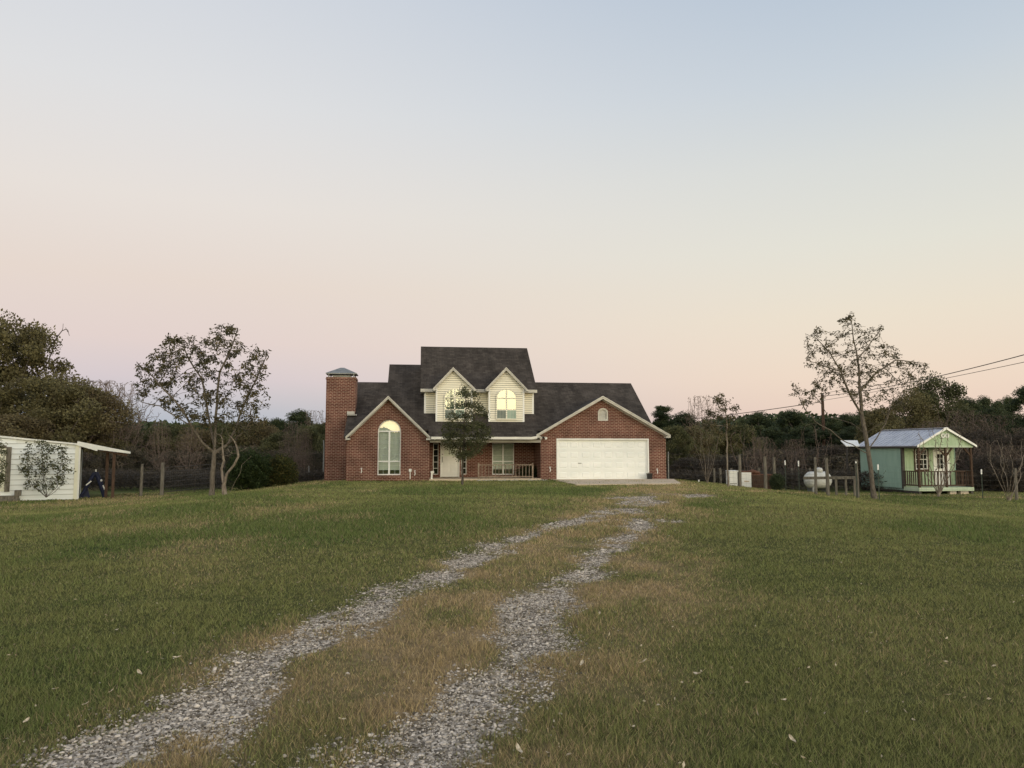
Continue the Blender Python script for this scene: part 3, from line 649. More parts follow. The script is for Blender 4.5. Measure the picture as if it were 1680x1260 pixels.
# --- dormers
for di, (pw0, pw1, ppk, pe0, pe1, win) in enumerate(((714.5, 774.5, 743.5, 709.5, 779.5, (728, 763)), (801.5, 860, 830.5, 796, 865.5, (813.5, 848)))):
    a0, a1 = hx(pw0, yD), hx(pw1, yD); z0 = hz(740, 696.5, yD); yo = yD - .22
    pk, zpk_ = H(ppk, 603, yo); el, er = hx(pe0, yo), hx(pe1, yo); ze = hz(740, 638, yo)
    def zr(x, pk=pk, zpk_=zpk_, el=el, er=er, ze=ze):
        return zpk_ - (pk - x) * (zpk_ - ze) / (pk - el) if x < pk else zpk_ - (x - pk) * (zpk_ - ze) / (er - pk)
    zA = min(zr(a0), zr(a1))
    def span(zv, a0=a0, a1=a1, pk=pk, zpk_=zpk_, el=el, er=er, ze=ze):
        zt_ = zpk_ - .05; l_, r_ = a0, a1
        if zv > ze - .05:
            f_ = min(1.0, max(0.0, (zt_ - zv) / (zpk_ - ze))); l_ = max(a0, pk - (pk - el) * f_); r_ = min(a1, pk + (er - pk) * f_)
        return [(l_, r_)]
    mb = MB(); core = [(a0, yD, z0 - .25), (a1, yD, z0 - .25), (a1, yD, zr(a1) - .06), (pk, yD, zpk_ - .06), (a0, yD, zr(a0) - .06)]
    mb.prism(core, (0, yU - yD + .3, 0)); laps(mb, z0, zpk_ - .07, span, yD)
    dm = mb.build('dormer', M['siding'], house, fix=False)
    mb = MB(); yk = yU - .4 + (zpk_ - tze) / sT + .05
    gable_roof(pk, zpk_, el, ze, er, ze, yo, yk, mb); mb.build('dormer_roof', M['shingle'], dm)
    rake(pk, zpk_, el, ze, er, ze, yo, wdt=.12, ret=.16, parent=dm)
    mb = MB(); mb.box(a0 - .012, yD - .03, z0 - .03, a0 + .08, yD + .1, zr(a0) - .1); mb.box(a1 - .08, yD - .03, z0 - .03, a1 + .012, yD + .1, zr(a1) - .1); mb.box(a0 + .08, yD - .028, z0 - .08, a1 - .08, yD + .02, z0 + .06)
    mb.build('corner_board', M['white'], dm)
    x0, x1 = hx(win[0], yD), hx(win[1], yD); zw0 = hz(830, 688.5, yD); zws = hz(830, 653.5, yD); zwt = hz(830, 637.5, yD); xm_ = (x0 + x1) / 2; zm_ = hz(830, 672.5, yD)
    wd = window(x0, x1, zw0, zws, zwt, yD - .10, True, [(x0 + .05, x1 - .05, zws, .025), (x0 + .05, x1 - .05, zm_, .028)], [(xm_, zw0 + .05, zwt - .04, .035)],
                pane='upane', blind='screen', back=.0, th=.085, label=('arched window of the left dormer', 'arched window of the right dormer')[di], fm='siding')
    for k_, (u0, u1, mm) in enumerate(((x0 + .055, xm_ - .035, 'screen'), (xm_ + .035, x1 - .055, 'screen2'))):
        mb = MB(); mb.box(u0, yD - .092, zw0 + .055, u1, yD - .085, zm_ - .028); mb.build('insect_screen', M[mm], wd)
        mb = MB(); nbx = 3
        for j in range(1, nbx): mb.box(u0 + (u1 - u0) * j / nbx - .006, yD - .098, zw0 + .055, u0 + (u1 - u0) * j / nbx + .006, yD - .0925, zm_ - .028)
        mb.build('grille', M['trim'], wd)
# --- garage door: four rows of eight raised panels
mb = MB(); yg = .13; mb.box(dx0 + .06, yg, 0.0, dx1 - .06, yg + .04, dz1 - .06)
rw = (dx1 - dx0 - .12) / 8; rh = (dz1 - .06) / 4
gd = mb.build('garage_door', M['garage'], house)
mb = MB()
for i in range(4):
    mb.box(dx0 + .06, yg - .012, i * rh + .006, dx1 - .06, yg, i * rh + .075); mb.box(dx0 + .06, yg - .012, (i + 1) * rh - .075, dx1 - .06, yg, (i + 1) * rh - .006)
    for j in range(9):
        xj = dx0 + .06 + j * rw; w_ = .055 if 0 < j < 8 else .075
        mb.box(max(dx0 + .06, xj - w_), yg - .0115, i * rh + .075, min(dx1 - .06, xj + w_), yg, (i + 1) * rh - .075)
    for j in range(8):
        xj = dx0 + .06 + j * rw; pr = [(xj + .11, i * rh + .125), (xj + rw - .11, i * rh + .125), (xj + rw - .11, (i + 1) * rh - .125), (xj + .11, (i + 1) * rh - .125)]
        ii_ = [(a + (.03 if k in (0, 3) else -.03), b + (.03 if k < 2 else -.03)) for k, (a, b) in enumerate(pr)]
        mb.add([(a, yg, b) for a, b in pr] + [(a, yg - .02, b) for a, b in ii_], [(0, 1, 5, 4), (1, 2, 6, 5), (2, 3, 7, 6), (3, 0, 4, 7), (4, 5, 6, 7)])
mb.build('door_panels', M['garage'], gd)
mb = MB(); hxx, hzz = H(951, 760, yg); mb.box(hxx - .09, yg - .05, hzz - .012, hxx + .09, yg - .03, hzz + .012); mb.box(hxx - .09, yg - .03, hzz - .012, hxx - .07, yg, hzz + .012); mb.box(hxx + .07, yg - .03, hzz - .012, hxx + .09, yg, hzz + .012)
mb.build('handle', M['dark'], gd)
mb = MB(); mb.box(dx0, -.02, 0, dx0 + .07, yg + .05, dz1); mb.box(dx1 - .07, -.02, 0, dx1, yg + .05, dz1); mb.box(dx0 + .07, -.02, dz1 - .07, dx1 - .07, yg + .05, dz1)
hb('door_frame', mb, 'white')
mb = MB(); mb.box(dx0, yg + .05, -.3, dx1, yg + .06, .0); hb('sill', mb, 'concrete')
# --- gable vent
mb = MB(); frame_bars(mb, arch(vx0 - .05, vx1 + .05, vz0 - .05, vzs, vzt + .05), arch(vx0 + .03, vx1 - .03, vz0 + .04, vzs, vzt - .03), -.025, .08)
vn = hb('gable_vent', mb, 'trim')
mb = MB()
for k in range(8):
    zk = vz0 + .05 + k * .065
    if zk < vzt - .05:
        hw = (vx1 - vx0) / 2 - .02 if zk < vzs else ((vx1 - vx0) / 2 - .02) * sqrt(max(0.05, 1 - ((zk - vzs) / (vzt - vzs)) ** 2)); c_ = (vx0 + vx1) / 2
        mb.prism([(c_ - hw, .03, zk), (c_ + hw, .03, zk), (c_ + hw, .075, zk + .05), (c_ - hw, .075, zk + .05)], (0, .008, 0))
mb.build('louvre', M['gutter'], vn); mb = MB(); mb.box(vx0 - .02, .16, vz0 - .02, vx1 + .02, .17, vzt + .02); mb.build('backing', M['dark'], vn)
# --- porch
zf0 = 0.10
mb = MB(); mb.box(xG1, -.12, -.3, xA0, PD, zf0); hb('porch_floor', mb, 'concrete')
pgx0, pgx1 = xG1 - .02, xA0 + .02
dxa, dxb = hx(722.5, PD), hx(754, PD); dzt = zf0 + 2.08
sx = [(hx(710.5, PD), hx(719.5, PD)), (hx(756.5, PD), hx(765.5, PD))]; sz0 = hz(715, 778.5, PD); szt = hz(715, 727.5, PD)
pwx0, pwx1 = hx(807.5, PD), hx(843.5, PD); pwz0 = hz(825, 779, PD); pwzt = hz(825, 727, PD)
mb = MB(); mb.panel([(pgx0, -.3), (dxa, -.3), (dxa, dzt), (dxb, dzt), (dxb, -.3), (pgx1, -.3), (pgx1, 2.55), (pgx0, 2.55)], [rect(sx[0][0], sx[0][1], sz0, szt), rect(sx[1][0], sx[1][1], sz0, szt), rect(pwx0, pwx1, pwz0, pwzt)], PD, .24)
hb('porch_wall', mb, 'brick')
mb = MB(); mb.box(xG1, -.1, 2.19, xA0, PD, 2.22); hb('porch_ceiling', mb, 'soffit')
zb1, zb0 = hz(790, 721.5, -.12), hz(790, 726.0, -.12)
mb = MB(); mb.box(xG1 + .02, -.12, zb0, xA0 - .0, .06, zb1 - .02); mb.box(xG1 + .02, -.15, zb1 - .03, xA0, .0, zb1); hb('porch_beam', mb, 'soffit')
mb = MB(); mb.box(hx(707, OH), OH - .10, zE - .12, hx(872, OH), OH - .002, zE + .01); mb.prism([(hx(872, OH), OH - .1, zE - .12), (hx(881, OH), OH - .1, zE - .07), (hx(881, OH), OH - .1, zE + .06), (hx(872, OH), OH - .1, zE + .01)], (0, .098, 0)); mb.box(hx(707, OH), OH, zE - .12, hx(880, OH), -.13, zE - .105)
hb('gutter', mb, 'gutter')
# front door
mb = MB(); mb.box(dxa + .05, PD + .04, zf0 + .02, dxb - .05, PD + .09, dzt - .05)
for (u0, u1, v0, v1) in ((.14, .46, .10, .48), (.54, .86, .10, .48)):
    W_ = dxb - dxa - .1; H_ = dzt - zf0; mb.box(dxa + .05 + u0 * W_, PD + .025, zf0 + v0 * H_, dxa + .05 + u1 * W_, PD + .04, zf0 + v1 * H_)
fd = hb('front_door', mb, 'white')
W_ = dxb - dxa - .1; mb = MB(); mb.box(dxa + .05 + .17 * W_, PD + .03, zf0 + 1.15, dxa + .05 + .83 * W_, PD + .04, zf0 + 1.9); mb.build('door_glass', M['blind'], fd)
mb = MB(); hx_, hz_ = dxa + .12, zf0 + 1.0; mb.tube([(hx_, PD + .02, hz_ - .18), (hx_, PD - .03, hz_ - .14), (hx_, PD - .03, hz_ + .08), (hx_, PD + .02, hz_ + .12)], .014, 8); mb.lathe([(.0, -.01), (.035, -.01), (.035, .02), (0, .02)], (hx_, PD + .0, hz_ + .25), 10); mb.build('handle', M['black'], fd)
mb = MB(); mb.box(dxa, PD - .02, zf0, dxa + .05, PD + .12, dzt); mb.box(dxb - .05, PD - .02, zf0, dxb, PD + .12, dzt); mb.box(dxa + .05, PD - .02, dzt - .05, dxb - .05, PD + .12, dzt); hb('door_frame', mb, 'white')
for k, (a, b) in enumerate(sx):
    zs_ = [(a + .03, b - .03, sz0 + (i + 1) * (szt - sz0) / 5, .012) for i in range(4)]
    window(a, b, sz0, 0, szt, PD + .03, False, zs_, [], fr=.035, pane='darkpane', blind=None, label=('sidelight left of the front door', 'sidelight right of the front door')[k])
xq = (pwx0 + pwx1) / 2
bh = [(pwx0 + .04, pwx1 - .04, hz(825, 757, PD), .03)] + [(pwx0 + .04, pwx1 - .04, hz(825, p_, PD), .007) for p_ in (737, 747, 767)]
window(pwx0, pwx1, pwz0, 0, pwzt, PD + .06, False, bh, [(xq, pwz0 + .04, pwzt - .04, .04)], blind_gap=.25, label='wide window behind the porch railing', back=.06)
mb = MB(); mb.box(pgx0 - .3, PD + .9, -.3, pgx1 + .3, PD + .92, 2.6); hb('dark_room', mb, 'room')
# railing
rxa, rxb = hx(784, .1), hx(875, .1); rz1 = hz(830, 762, .1)
mb = MB(); mb.box(rxa, .06, rz1 - .045, rxb, .14, rz1); mb.box(rxa, .08, zf0 + .08, rxb, .12, zf0 + .12)
rl = hb('porch_railing', mb, 'rail')
nb_ = 17
for i in range(nb_):
    xb_ = rxa + .04 + i * (rxb - rxa - .08) / (nb_ - 1); mb = MB(); hw = .014 if i not in (0, 16) else .04
    mb.box(xb_ - hw, .1 - hw, zf0, xb_ + hw, .1 + hw, rz1 - .045 if hw < .03 else rz1 + .06); mb.build('baluster', M['rail'], rl)
# floodlights under the gable ends, hose taps, conduit box
for (px, py) in ((891, 718), (709, 719)):
    fx, fz = H(px, py, -.05); mb = MB(); mb.box(fx - .06, -.09, fz - .02, fx + .06, -.003, fz + .07); fo = hb('floodlight', mb, 'black')
    for s in (-1, 1):
        mb = MB(); mb.tube([(fx + s * .09, -.08, fz + .01), (fx + s * .14, -.2, fz - .04)], [.035, .07], 12); mb.build('lamp_head', M['white'], fo)
for (px, py, lb) in ((593, 773, 'white tap left of the tall arched window'), (680.5, 777, 'white tap low on the right of the left gable'), (902, 771, 'tap left of the garage door'), (1077.5, 774, 'tap right of the garage door')):
    fx, fz = H(px, py, 0); mb = MB(); mb.tube([(fx, -.002, fz + .1), (fx, -.09, fz + .1), (fx + .02, -.11, fz), (fx - .01, -.12, fz - .09)], .022, 8); mb.tube([(fx - .05, -.07, fz + .15), (fx + .05, -.07, fz + .15)], .014, 6); mb.tube([(fx, -.07, fz + .09), (fx, -.07, fz + .15)], .01, 6); tp = hb('tap', mb, 'white'); tp['label'] = lb
fx, fz = H(673, 771.5, 0); mb = MB(); mb.box(fx - .07, -.08, fz - .07, fx + .07, -.003, fz + .07); mb.box(fx - .02, -.04, .1, fx + .02, -.003, fz - .07); hb('outlet_box', mb, 'white')
fx, fz = H(707, 776, -.05); mb = MB(); mb.box(fx - .02, -.12, fz - .0, fx + .16, -.02, fz + .1); mb.box(fx + .0, -.1, .02, fx + .09, -.03, fz - .0); hb('downspout', mb, 'gutter')
# ------------------------------------------------------------------ apron, black bin, edging stones
def W(lx, ly, zz=0.0): return Vector((O_.x + lx * ca - ly * sa, O_.y + lx * sa + ly * ca, zz))
p = [W(hx(911) - .3, .12), W(hx(1106), .12), W(hx(1106) + .2, -2.2), W(hx(935, -2.9), -2.9), W(hx(905), -.7)]
g1, g2, g3 = ground(946, 796.5), ground(1118, 795.5), ground(1096, 788)
def gp(v): return Vector((v.x, v.y, float(gz(v.x, v.y)) + .03))
mb = MB(); pts = [W(dx0 - .35, .13), W(dx0 - .2, -.6), g1, g2, W(dx1 + 1.3, -.15), W(dx1 + .1, .13)]
mb.prism([(q.x, q.y, .05) for q in pts], (0, 0, -.4)); o = mb.build('driveway', M['concrete'], None); tag(o, kind='structure')
bx = W(hx(1064, -.15), -.25); bin_ = empty('storage_tub', (bx.x, bx.y, .051), PSI); tag(bin_, 'small black tub standing at the right corner of the garage door', 'tub')
mb = MB(); mb.add([(-.10, -.1, 0), (.10, -.1, 0), (.10, .1, 0), (-.10, .1, 0), (-.13, -.12, .27), (.13, -.12, .27), (.13, .12, .27), (-.13, .12, .27)], [(3, 2, 1, 0), (0, 1, 5, 4), (1, 2, 6, 5), (2, 3, 7, 6), (3, 0, 4, 7), (4, 5, 6, 7)]); mb.build('tub_body', M['black'], bin_)
mb = MB(); mb.box(-.145, -.135, .27, .145, .135, .30); mb.tube([(-.06, 0, .30), (-.06, 0, .33), (.06, 0, .33), (.06, 0, .30)], .01, 6); mb.build('lid', M['dark'], bin_)
def stone_mesh(sd, r=.1, flat=.6):
    bm = bmesh.new(); bmesh.ops.create_icosphere(bm, subdivisions=2, radius=r); q = random.Random(sd)
    ax = [q.uniform(.8, 1.5), q.uniform(.7, 1.1), flat]; ph = [q.uniform(0, 6) for _ in range(4)]
    for v in bm.verts:
        n = 1 + .16 * sin(v.co.x / r * 3 + ph[0]) + .14 * sin(v.co.y / r * 4 + ph[1]) + .1 * sin(v.co.z / r * 5 + ph[2]); v.co = Vector((v.co.x * n * ax[0], v.co.y * n * ax[1], v.co.z * n * ax[2]))
    me = bpy.data.meshes.new('edging_stone'); bm.to_mesh(me); bm.free(); me.materials.append(M['stone']); return me
SM = [stone_mesh(i) for i in range(4)]
for i in range(22):
    lx = hx(786) + i * (hx(893) - hx(786)) / 21 + rs.uniform(-.05, .05); q = W(lx, -.42 + rs.uniform(-.06, .06)); o = bpy.data.objects.new('edging_stone', SM[i % 4]); C.objects.link(o)
    o.location = (q.x, q.y, float(gz(q.x, q.y)) + .0); o.rotation_euler = (0, 0, rs.uniform(0, 6)); s_ = rs.uniform(.6, 1.15); o.scale = (s_, s_, s_)
    tag(o, 'pale rough stone in the row edging the bed below the porch railing', 'stone', 'edging stones below the porch railing')
# ================================================================== green cabin on the right
CP = R(10.0)
c0 = at(1509, 808, 42.0)
cab = empty('garden_cabin', (c0.x, c0.y, c0.z), CP)      # local origin: front left porch corner at deck underside
tag(cab, 'small green wooden cabin with grey metal roof and railed porch', 'cabin')
cc, cs = cos(CP), sin(CP)
def K(px, py, ly):
    d = ray(px, py); n = np.array([-cs, cc, 0.0]); t = (c0.x * n[0] + c0.y * n[1] + ly) / (d @ n)
    q = d * t + np.array([0, 0, CZ]) - np.array(c0); return float(q[0] * cc + q[1] * cs), float(q[2])
CW = K(1598, 806, 0)[0]; CD = 1.25; CL = 5.1            # width, porch depth, length
zd = .26                                               # deck top
zev = K(1505, 731, 0)[1]; zpk2 = K(1552, 702, -.15)[1]; xp2 = CW / 2
fz0 = zd - .1
def kb(name, mb, m, parent=None, **k): return mb.build(name, M[m], parent or cab, **k)
mb = MB()
slp = (zpk2 - zev) / (xp2 + .14)
def cz_(x): return zpk2 - abs(x - xp2) * slp
# side wall (solid) and back wall: grooved boards
def boards(mb, x0, x1, z0, z1f, y, face, n, gap=.012):
    for i in range(n):
        a = x0 + (x1 - x0) * i / n + gap / 2; b = x0 + (x1 - x0) * (i + 1) / n - gap / 2
        if face == 'x': mb.prism([(y, a, z0), (y, b, z0), (y, b, z1f(b)), (y, a, z1f(a))], (-.02, 0, 0))
        else: mb.prism([(a, y, z0), (b, y, z0), (b, y, z1f(b)), (a, y, z1f(a))], (0, -.02, 0))
mb.box(0.02, CD + .02, fz0, .1, CL, zev - .02); boards(mb, CD, CL, fz0 - .1, lambda v: zev - .03, .02, 'x', 11, .006)
mb.box(CW - .1, CD, fz0, CW - .02, CL, zev); mb.box(.1, CL - .1, fz0, CW - .1, CL, zev)
kb('side_wall', mb, 'teal')
fwx0, fwx1 = 0.02, CW - .06
wxa, wxb = K(1501, 750, CD)[0], K(1521, 750, CD)[0]; wza, wzb = K(1510, 770, CD)[1], K(1510, 737.5, CD)[1]
dxa_, dxb_ = K(1533, 760, CD)[0], K(1552, 760, CD)[0]; dzb_ = zd + 2.0
mb = MB(); mb.panel([(fwx0, fz0), (dxa_, fz0), (dxa_, dzb_), (dxb_, dzb_), (dxb_, fz0), (fwx1, fz0), (fwx1, zev), (fwx0, zev)], [rect(wxa, wxb, wza, wzb)], CD, .08)
for i in range(1, 15):
    x_ = fwx0 + i * (fwx1 - fwx0) / 15
    if not (wxa - .1 < x_ < wxb + .1) and not (dxa_ - .08 < x_ < dxb_ + .08): mb.box(x_ - .02, CD - .016, fz0, x_ + .02, CD, zev)
kb('front_wall', mb, 'lime')
mb = MB(); boards(mb, .0, CW, zev - .0, lambda v: cz_(v) - .05, -.02, 'y', 16, .01); mb.prism([(0, .0, zev), (CW, .0, zev), (xp2, .0, zpk2 - .06)], (0, .06, 0))
kb('gable', mb, 'lime')
mb = MB(); mb.box(-.02, -.06, zev - .10, CW + .02, .08, zev + .0); kb('gable_trim', mb, 'palelime')
# roof: ribbed metal sheets
mb = MB()
for s in (-1, 1):
    xe = xp2 + s * (xp2 + .16); ze = cz_(xe)
    mb.prism([(xp2, -.16, zpk2), (xe, -.16, ze), (xe, CL + .15, ze), (xp2, CL + .15, zpk2)], (0, 0, -.03))
    for i in range(17):
        yy_ = -.1 + i * (CL + .2) / 16; mb.beam((xp2, yy_, zpk2 + .012), (xe, yy_, ze + .012), .03, .02)
mb.box(xp2 - .12, -.17, zpk2 - .01, xp2 + .12, CL + .16, zpk2 + .025)
kb('roof', mb, 'metalroof')
mb = MB()
for s in (-1, 1):
    xe = xp2 + s * (xp2 + .17); ze = cz_(xe); mb.prism([(xp2, -.19, zpk2 + .04), (xe, -.19, ze + .04), (xe, -.19, ze - .08), (xp2, -.19, zpk2 - .09)], (0, .03, 0))
kb('rake_board', mb, 'white')
mb = MB(); mb.box(-.15, -.1, zev - .13, -.1, CL + .1, zev - .02 - .0); kb('eave_board', mb, 'dark')
# two round white wreaths on the gable
for i, s in enumerate((-1, 1)):
    mb = MB(); cx_, cz2 = xp2 + s * .13 - .02, zpk2 - .42; n = 18
    for j in range(n):
        a = 2 * pi * j / n; rr_ = .085 + .018 * (j % 2); mb.box(cx_ + rr_ * cos(a) - .026, -.085, cz2 + rr_ * sin(a) - .026, cx_ + rr_ * cos(a) + .026, -.045, cz2 + rr_ * sin(a) + .026)
    kb('wreath', mb, 'white')
# deck, skids, posts with braces
mb = MB(); mb.box(-.02, -.02, 0.06, CW, CD, zd); kb('deck', mb, 'palelime')
mb = MB(); mb.box(0.0, 0.05, -.12, .14, CL, .06); mb.box(CW - .14, 0.05, -.12, CW, CL, .06); mb.box(.14, CL - .2, -.12, CW - .14, CL - .05, .06); mb.box(-.0, CD, -.12, .02, CL, fz0 + .02); kb('skid', mb, 'dark')
for x_ in (0.0, CW * .5, CW - .1):
    mb = MB(); mb.box(x_, 0, zd, x_ + .1, .1, zev - .1)
    for s in (-1, 1):
        if -.05 < x_ + s * .4 < CW: mb.beam((x_ + .05 + s * .04, .05, zev - .55), (x_ + .05 + s * .42, .05, zev - .13), .07, .07, (0, 1, 0))
    kb('porch_post', mb, 'woodd')
def railing(p0, p1, nb, name='porch_railing'):
    p0, p1 = Vector(p0), Vector(p1); mb = MB(); mb.beam(p0 + Vector((0, 0, .86)), p1 + Vector((0, 0, .86)), .09, .05); r = kb(name, mb, 'woodd'); mb = MB(); mb.beam(p0 + Vector((0, 0, .1)), p1 + Vector((0, 0, .1)), .05, .07); mb.build('bottom_rail', M['woodd'], r)
    for i in range(nb):
        p = p0.lerp(p1, (i + .5) / nb); mb = MB(); mb.box(p.x - .022, p.y - .022, p.z + .13, p.x + .022, p.y + .022, p.z + .84); mb.build('baluster', M['woodd'], r)
railing((.1, .05, zd), (CW * .5, .05, zd), 8); railing((CW * .5 + .1, .05, zd), (dxb_ + .15, .05, zd), 3)
railing((.06, .1, zd), (.06, CD, zd), 7); railing((CW - .05, .1, zd), (CW - .05, CD, zd), 7)
mb = MB(); mb.box(-.06, -.06, .08, CW - .3, -.02, .2); kb('deck_edge', mb, 'palelime')
# window and door
def small_window(x0, x1, z0, z1, y, nm, rows, cols, parent):
    mb = MB(); frame_bars(mb, rect(x0, x1, z0, z1), rect(x0 + .05, x1 - .05, z0 + .05, z1 - .05), y, .05)
    for i in range(1, rows): zq = z0 + (z1 - z0) * i / rows; mb.box(x0 + .05, y + .006, zq - (.022 if i * 2 == rows else .01), x1 - .05, y + .04, zq + (.022 if i * 2 == rows else .01))
    for i in range(1, cols): xq_ = x0 + (x1 - x0) * i / cols; mb.box(xq_ - .01, y + .005, z0 + .05, xq_ + .01, y + .041, z1 - .05)
    f = mb.build(nm, M['white'], parent); mb = MB(); mb.add([(x0 + .05, y + .03, z0 + .05), (x1 - .05, y + .03, z0 + .05), (x1 - .05, y + .03, z1 - .05), (x0 + .05, y + .03, z1 - .05)], [(0, 1, 2, 3)]); mb.build('pane', M['darkpane'], parent if nm == 'door_grille' else f, fix=False)
small_window(wxa, wxb, wza, wzb, CD - .03, 'window', 4, 3, cab)
mb = MB(); mb.box(wxa - .07, CD - .05, wza - .1, wxb + .07, CD - .003, wza - .0); mb.box(wxa - .07, CD - .05, wza, wxa, CD - .003, wzb + .06); mb.box(wxb, CD - .05, wza, wxb + .07, CD - .003, wzb + .06); kb('window_trim', mb, 'woodd')
gz0, gz1 = zd + .95, dzb_ - .18
mb = MB(); mb.panel(rect(dxa_ + .03, dxb_ - .03, zd + .02, dzb_ - .03), [rect(dxa_ + .14, dxb_ - .14, gz0, gz1)], CD + .02, .05); dr = kb('door', mb, 'white')
small_window(dxa_ + .12, dxb_ - .12, gz0 - .02, gz1 + .02, CD - .0, 'door_grille', 3, 2, dr)
mb = MB(); mb.lathe([(0, 0), (.03, 0), (.035, .03), (0, .05)], (dxa_ + .08, CD - .03, zd + .9), 10); mb.build('handle', M['dark'], dr)
mb = MB(); mb.box(dxb_, CD - .03, zd, dxb_ + .2, CD - .002, dzb_ + .06); mb.box(dxa_ - .07, CD - .03, zd, dxa_, CD - .002, dzb_ + .06); mb.box(dxa_, CD - .03, dzb_, dxb_, CD - .002, dzb_ + .06); kb('door_trim', mb, 'white')
mb = MB(); mb.box(.15, CD + .6, zd - .05, CW - .15, CD + .62, zev); kb('dark_room', mb, 'room')
mb = MB(); mb.box(0.1, .02, zev - .06, CW - .1, CD, zev - .03); kb('porch_ceiling', mb, 'woodd')
mb = MB(); mb.box(-.06, CD - .02, fz0, .1, CD + .1, zev - .12); kb('corner_board', mb, 'dark')
# rear awning
pa = K(1393, 727, CL + .3); pb_ = K(1413, 718, CL + .9)
mb = MB(); mb.prism([(-1.05, CL - .2, zev + .02), (-.15, CL - .2, zev + .02), (-.15 + .75, CL + 1.1, zev + .36), (-.55, CL + 1.1, zev + .36)], (0, 0, -.05)); aw = kb('rear_awning', mb, 'white')
mb = MB(); mb.box(-.95, CL - .1, -.6, -.87, CL - .02, zev - .02); mb.build('awning_post', M['dark'], aw)
# concrete blocks under the deck
for i, (x_, s) in enumerate(((CW * .62, 1.0), (CW * .83, 1.25))):
    q = Vector((c0.x + x_ * cc - .12 * cs, c0.y + x_ * cs + .12 * cc, 0)); q.z = float(gz(q.x, q.y)); t = empty('concrete_block', q, CP); hgt = max(.12, c0.z + .055 - q.z)
    tag(t, ('grey concrete block under the cabin deck beside the porch shrub', 'pale concrete block under the right front corner of the cabin deck')[i], 'block')
    mb = MB(); mb.box(-.2 * s, -.1, -.05, .2 * s, .1, hgt * .48); mb.build('lower_block', M['concrete'], t); mb = MB(); mb.box(-.18 * s, -.09, hgt * .5, .2 * s, .1, hgt); mb.build('upper_block', M['stone'], t)

# ================================================================== white metal building with lean-to on the left
LY = 36.6; WA = R(28)
wo_0 = at(121, 812, LY); wb = empty('metal_shed', (wo_0.x, LY, 0.0), WA); tag(wb, 'white metal-sided shed with a brown-posted lean-to roof', 'shed')
wc_, ws_ = cos(WA), sin(WA)
def Q(px, py, ly=0.0):
    d = ray(px, py); n = np.array([-ws_, wc_, 0.0]); t = ((wo_0.x * n[0] + LY * n[1]) + ly) / (d @ n)
    q = d * t + np.array([0, 0, CZ]) - np.array([wo_0.x, LY, 0]); return float(q[0] * wc_ + q[1] * ws_), float(q[2])
def lx(px, ly=0.0): return Q(px, 770, ly)[0]
def lz(px, py, ly=0.0): return Q(px, py, ly)[1]
def wgz(x, y): return float(gz(wo_0.x + x * wc_ - y * ws_, LY + x * ws_ + y * wc_))
def sb(name, mb, m, parent=None, **k): return mb.build(name, M[m], parent or wb, **k)
xr_ = 0.0; xl_ = lx(-150); zb = -.95
xa2, zt0 = Q(4, 717); xb2, zt1 = Q(113, 728.5)
def ztop(x): return zt0 + (x - xa2) * (zt1 - zt0) / (xb2 - xa2)
xpeak = xa2 - .1
mb = MB(); mb.prism([(xl_, .02, zb), (xr_, .02, zb), (xr_, .02, ztop(xr_)), (xpeak, .02, ztop(xpeak)), (xl_, .02, ztop(xpeak) - .5)], (0, 5.0, 0))
z_ = -.94
while z_ < ztop(xpeak):
    z2 = z_ + .235; cut = zt1 - .02; xe_ = xr_ if z2 < ztop(xr_) else min(xr_, xa2 + (z2 - zt0) / ((zt1 - zt0) / (xb2 - xa2)))
    if xe_ > xpeak: mb.add([(xl_, -.035, z_), (xe_, -.035, z_), (xe_, .0, z2), (xl_, .0, z2), (xl_, .02, z_), (xe_, .02, z_)], [(0, 1, 2, 3), (4, 5, 1, 0)])
    z_ = z2
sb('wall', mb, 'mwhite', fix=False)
xe2 = lx(131, -.06)
mb = MB(); mb.box(xr_ - .02, -.06, zb, xr_ + .13, .0, ztop(xr_) + .02); sb('corner_trim', mb, 'yellowwhite')
mb = MB(); mb.box(xr_ + .13, -.055, zb, xe2, 4.9, ztop(xr_) + .02); sb('end_wall', mb, 'mroof')
mb = MB(); mb.prism([(xl_ - .1, -.12, ztop(xpeak) - .47), (xpeak, -.12, ztop(xpeak) + .05), (xe2, -.12, ztop(xr_) + .05), (xe2, -.12, ztop(xr_) - .02), (xpeak, -.12, ztop(xpeak) - .03), (xl_ - .1, -.12, ztop(xpeak) - .55)], (0, 5.3, 0)); sb('roof', mb, 'mroof')
d0, d1 = lx(-12), lx(9); zd0, zd1 = lz(0, 806), lz(0, 735)
mb = MB(); mb.box(d0, -.06, zd0, d1, -.02, zd1); dr = sb('door', mb, 'yellowwhite')
mb = MB(); mb.lathe([(0, 0), (.03, 0), (.03, .03), (0, .04)], (d0 + .1, -.1, (zd0 + zd1) / 2), 8); mb.build('handle', M['dark'], dr)
mb = MB(); mb.box(d1, -.09, zd0 - .03, d1 + .12, -.0, zd1 + .05); mb.box(d1 + .12, -.075, zd0 - .03, d1 + .2, -.0, zd1 + .05); mb.box(d0 - .1, -.09, zd1, d1, -.0, zd1 + .12); sb('door_frame', mb, 'wood')
sx_, sy_ = lx(2, -.4), -.42; st = empty('wooden_step', (wo_0.x + sx_ * wc_ - sy_ * ws_, LY + sx_ * ws_ + sy_ * wc_, wgz(sx_, sy_)), WA); tag(st, 'weathered wooden steps at the white shed door', 'steps')
mb = MB(); mb.box(-.9, -.3, -.05, .75, .3, .12); mb.build('lower_tread', M['wood'], st); mb = MB(); mb.box(-.9, -.0, .12, .72, .33, .25); mb.build('upper_tread', M['wood'], st)
mb = MB(); mb.box(.55, -.05, .25, .8, .3, .5); mb.build('end_block', M['wood'], st)
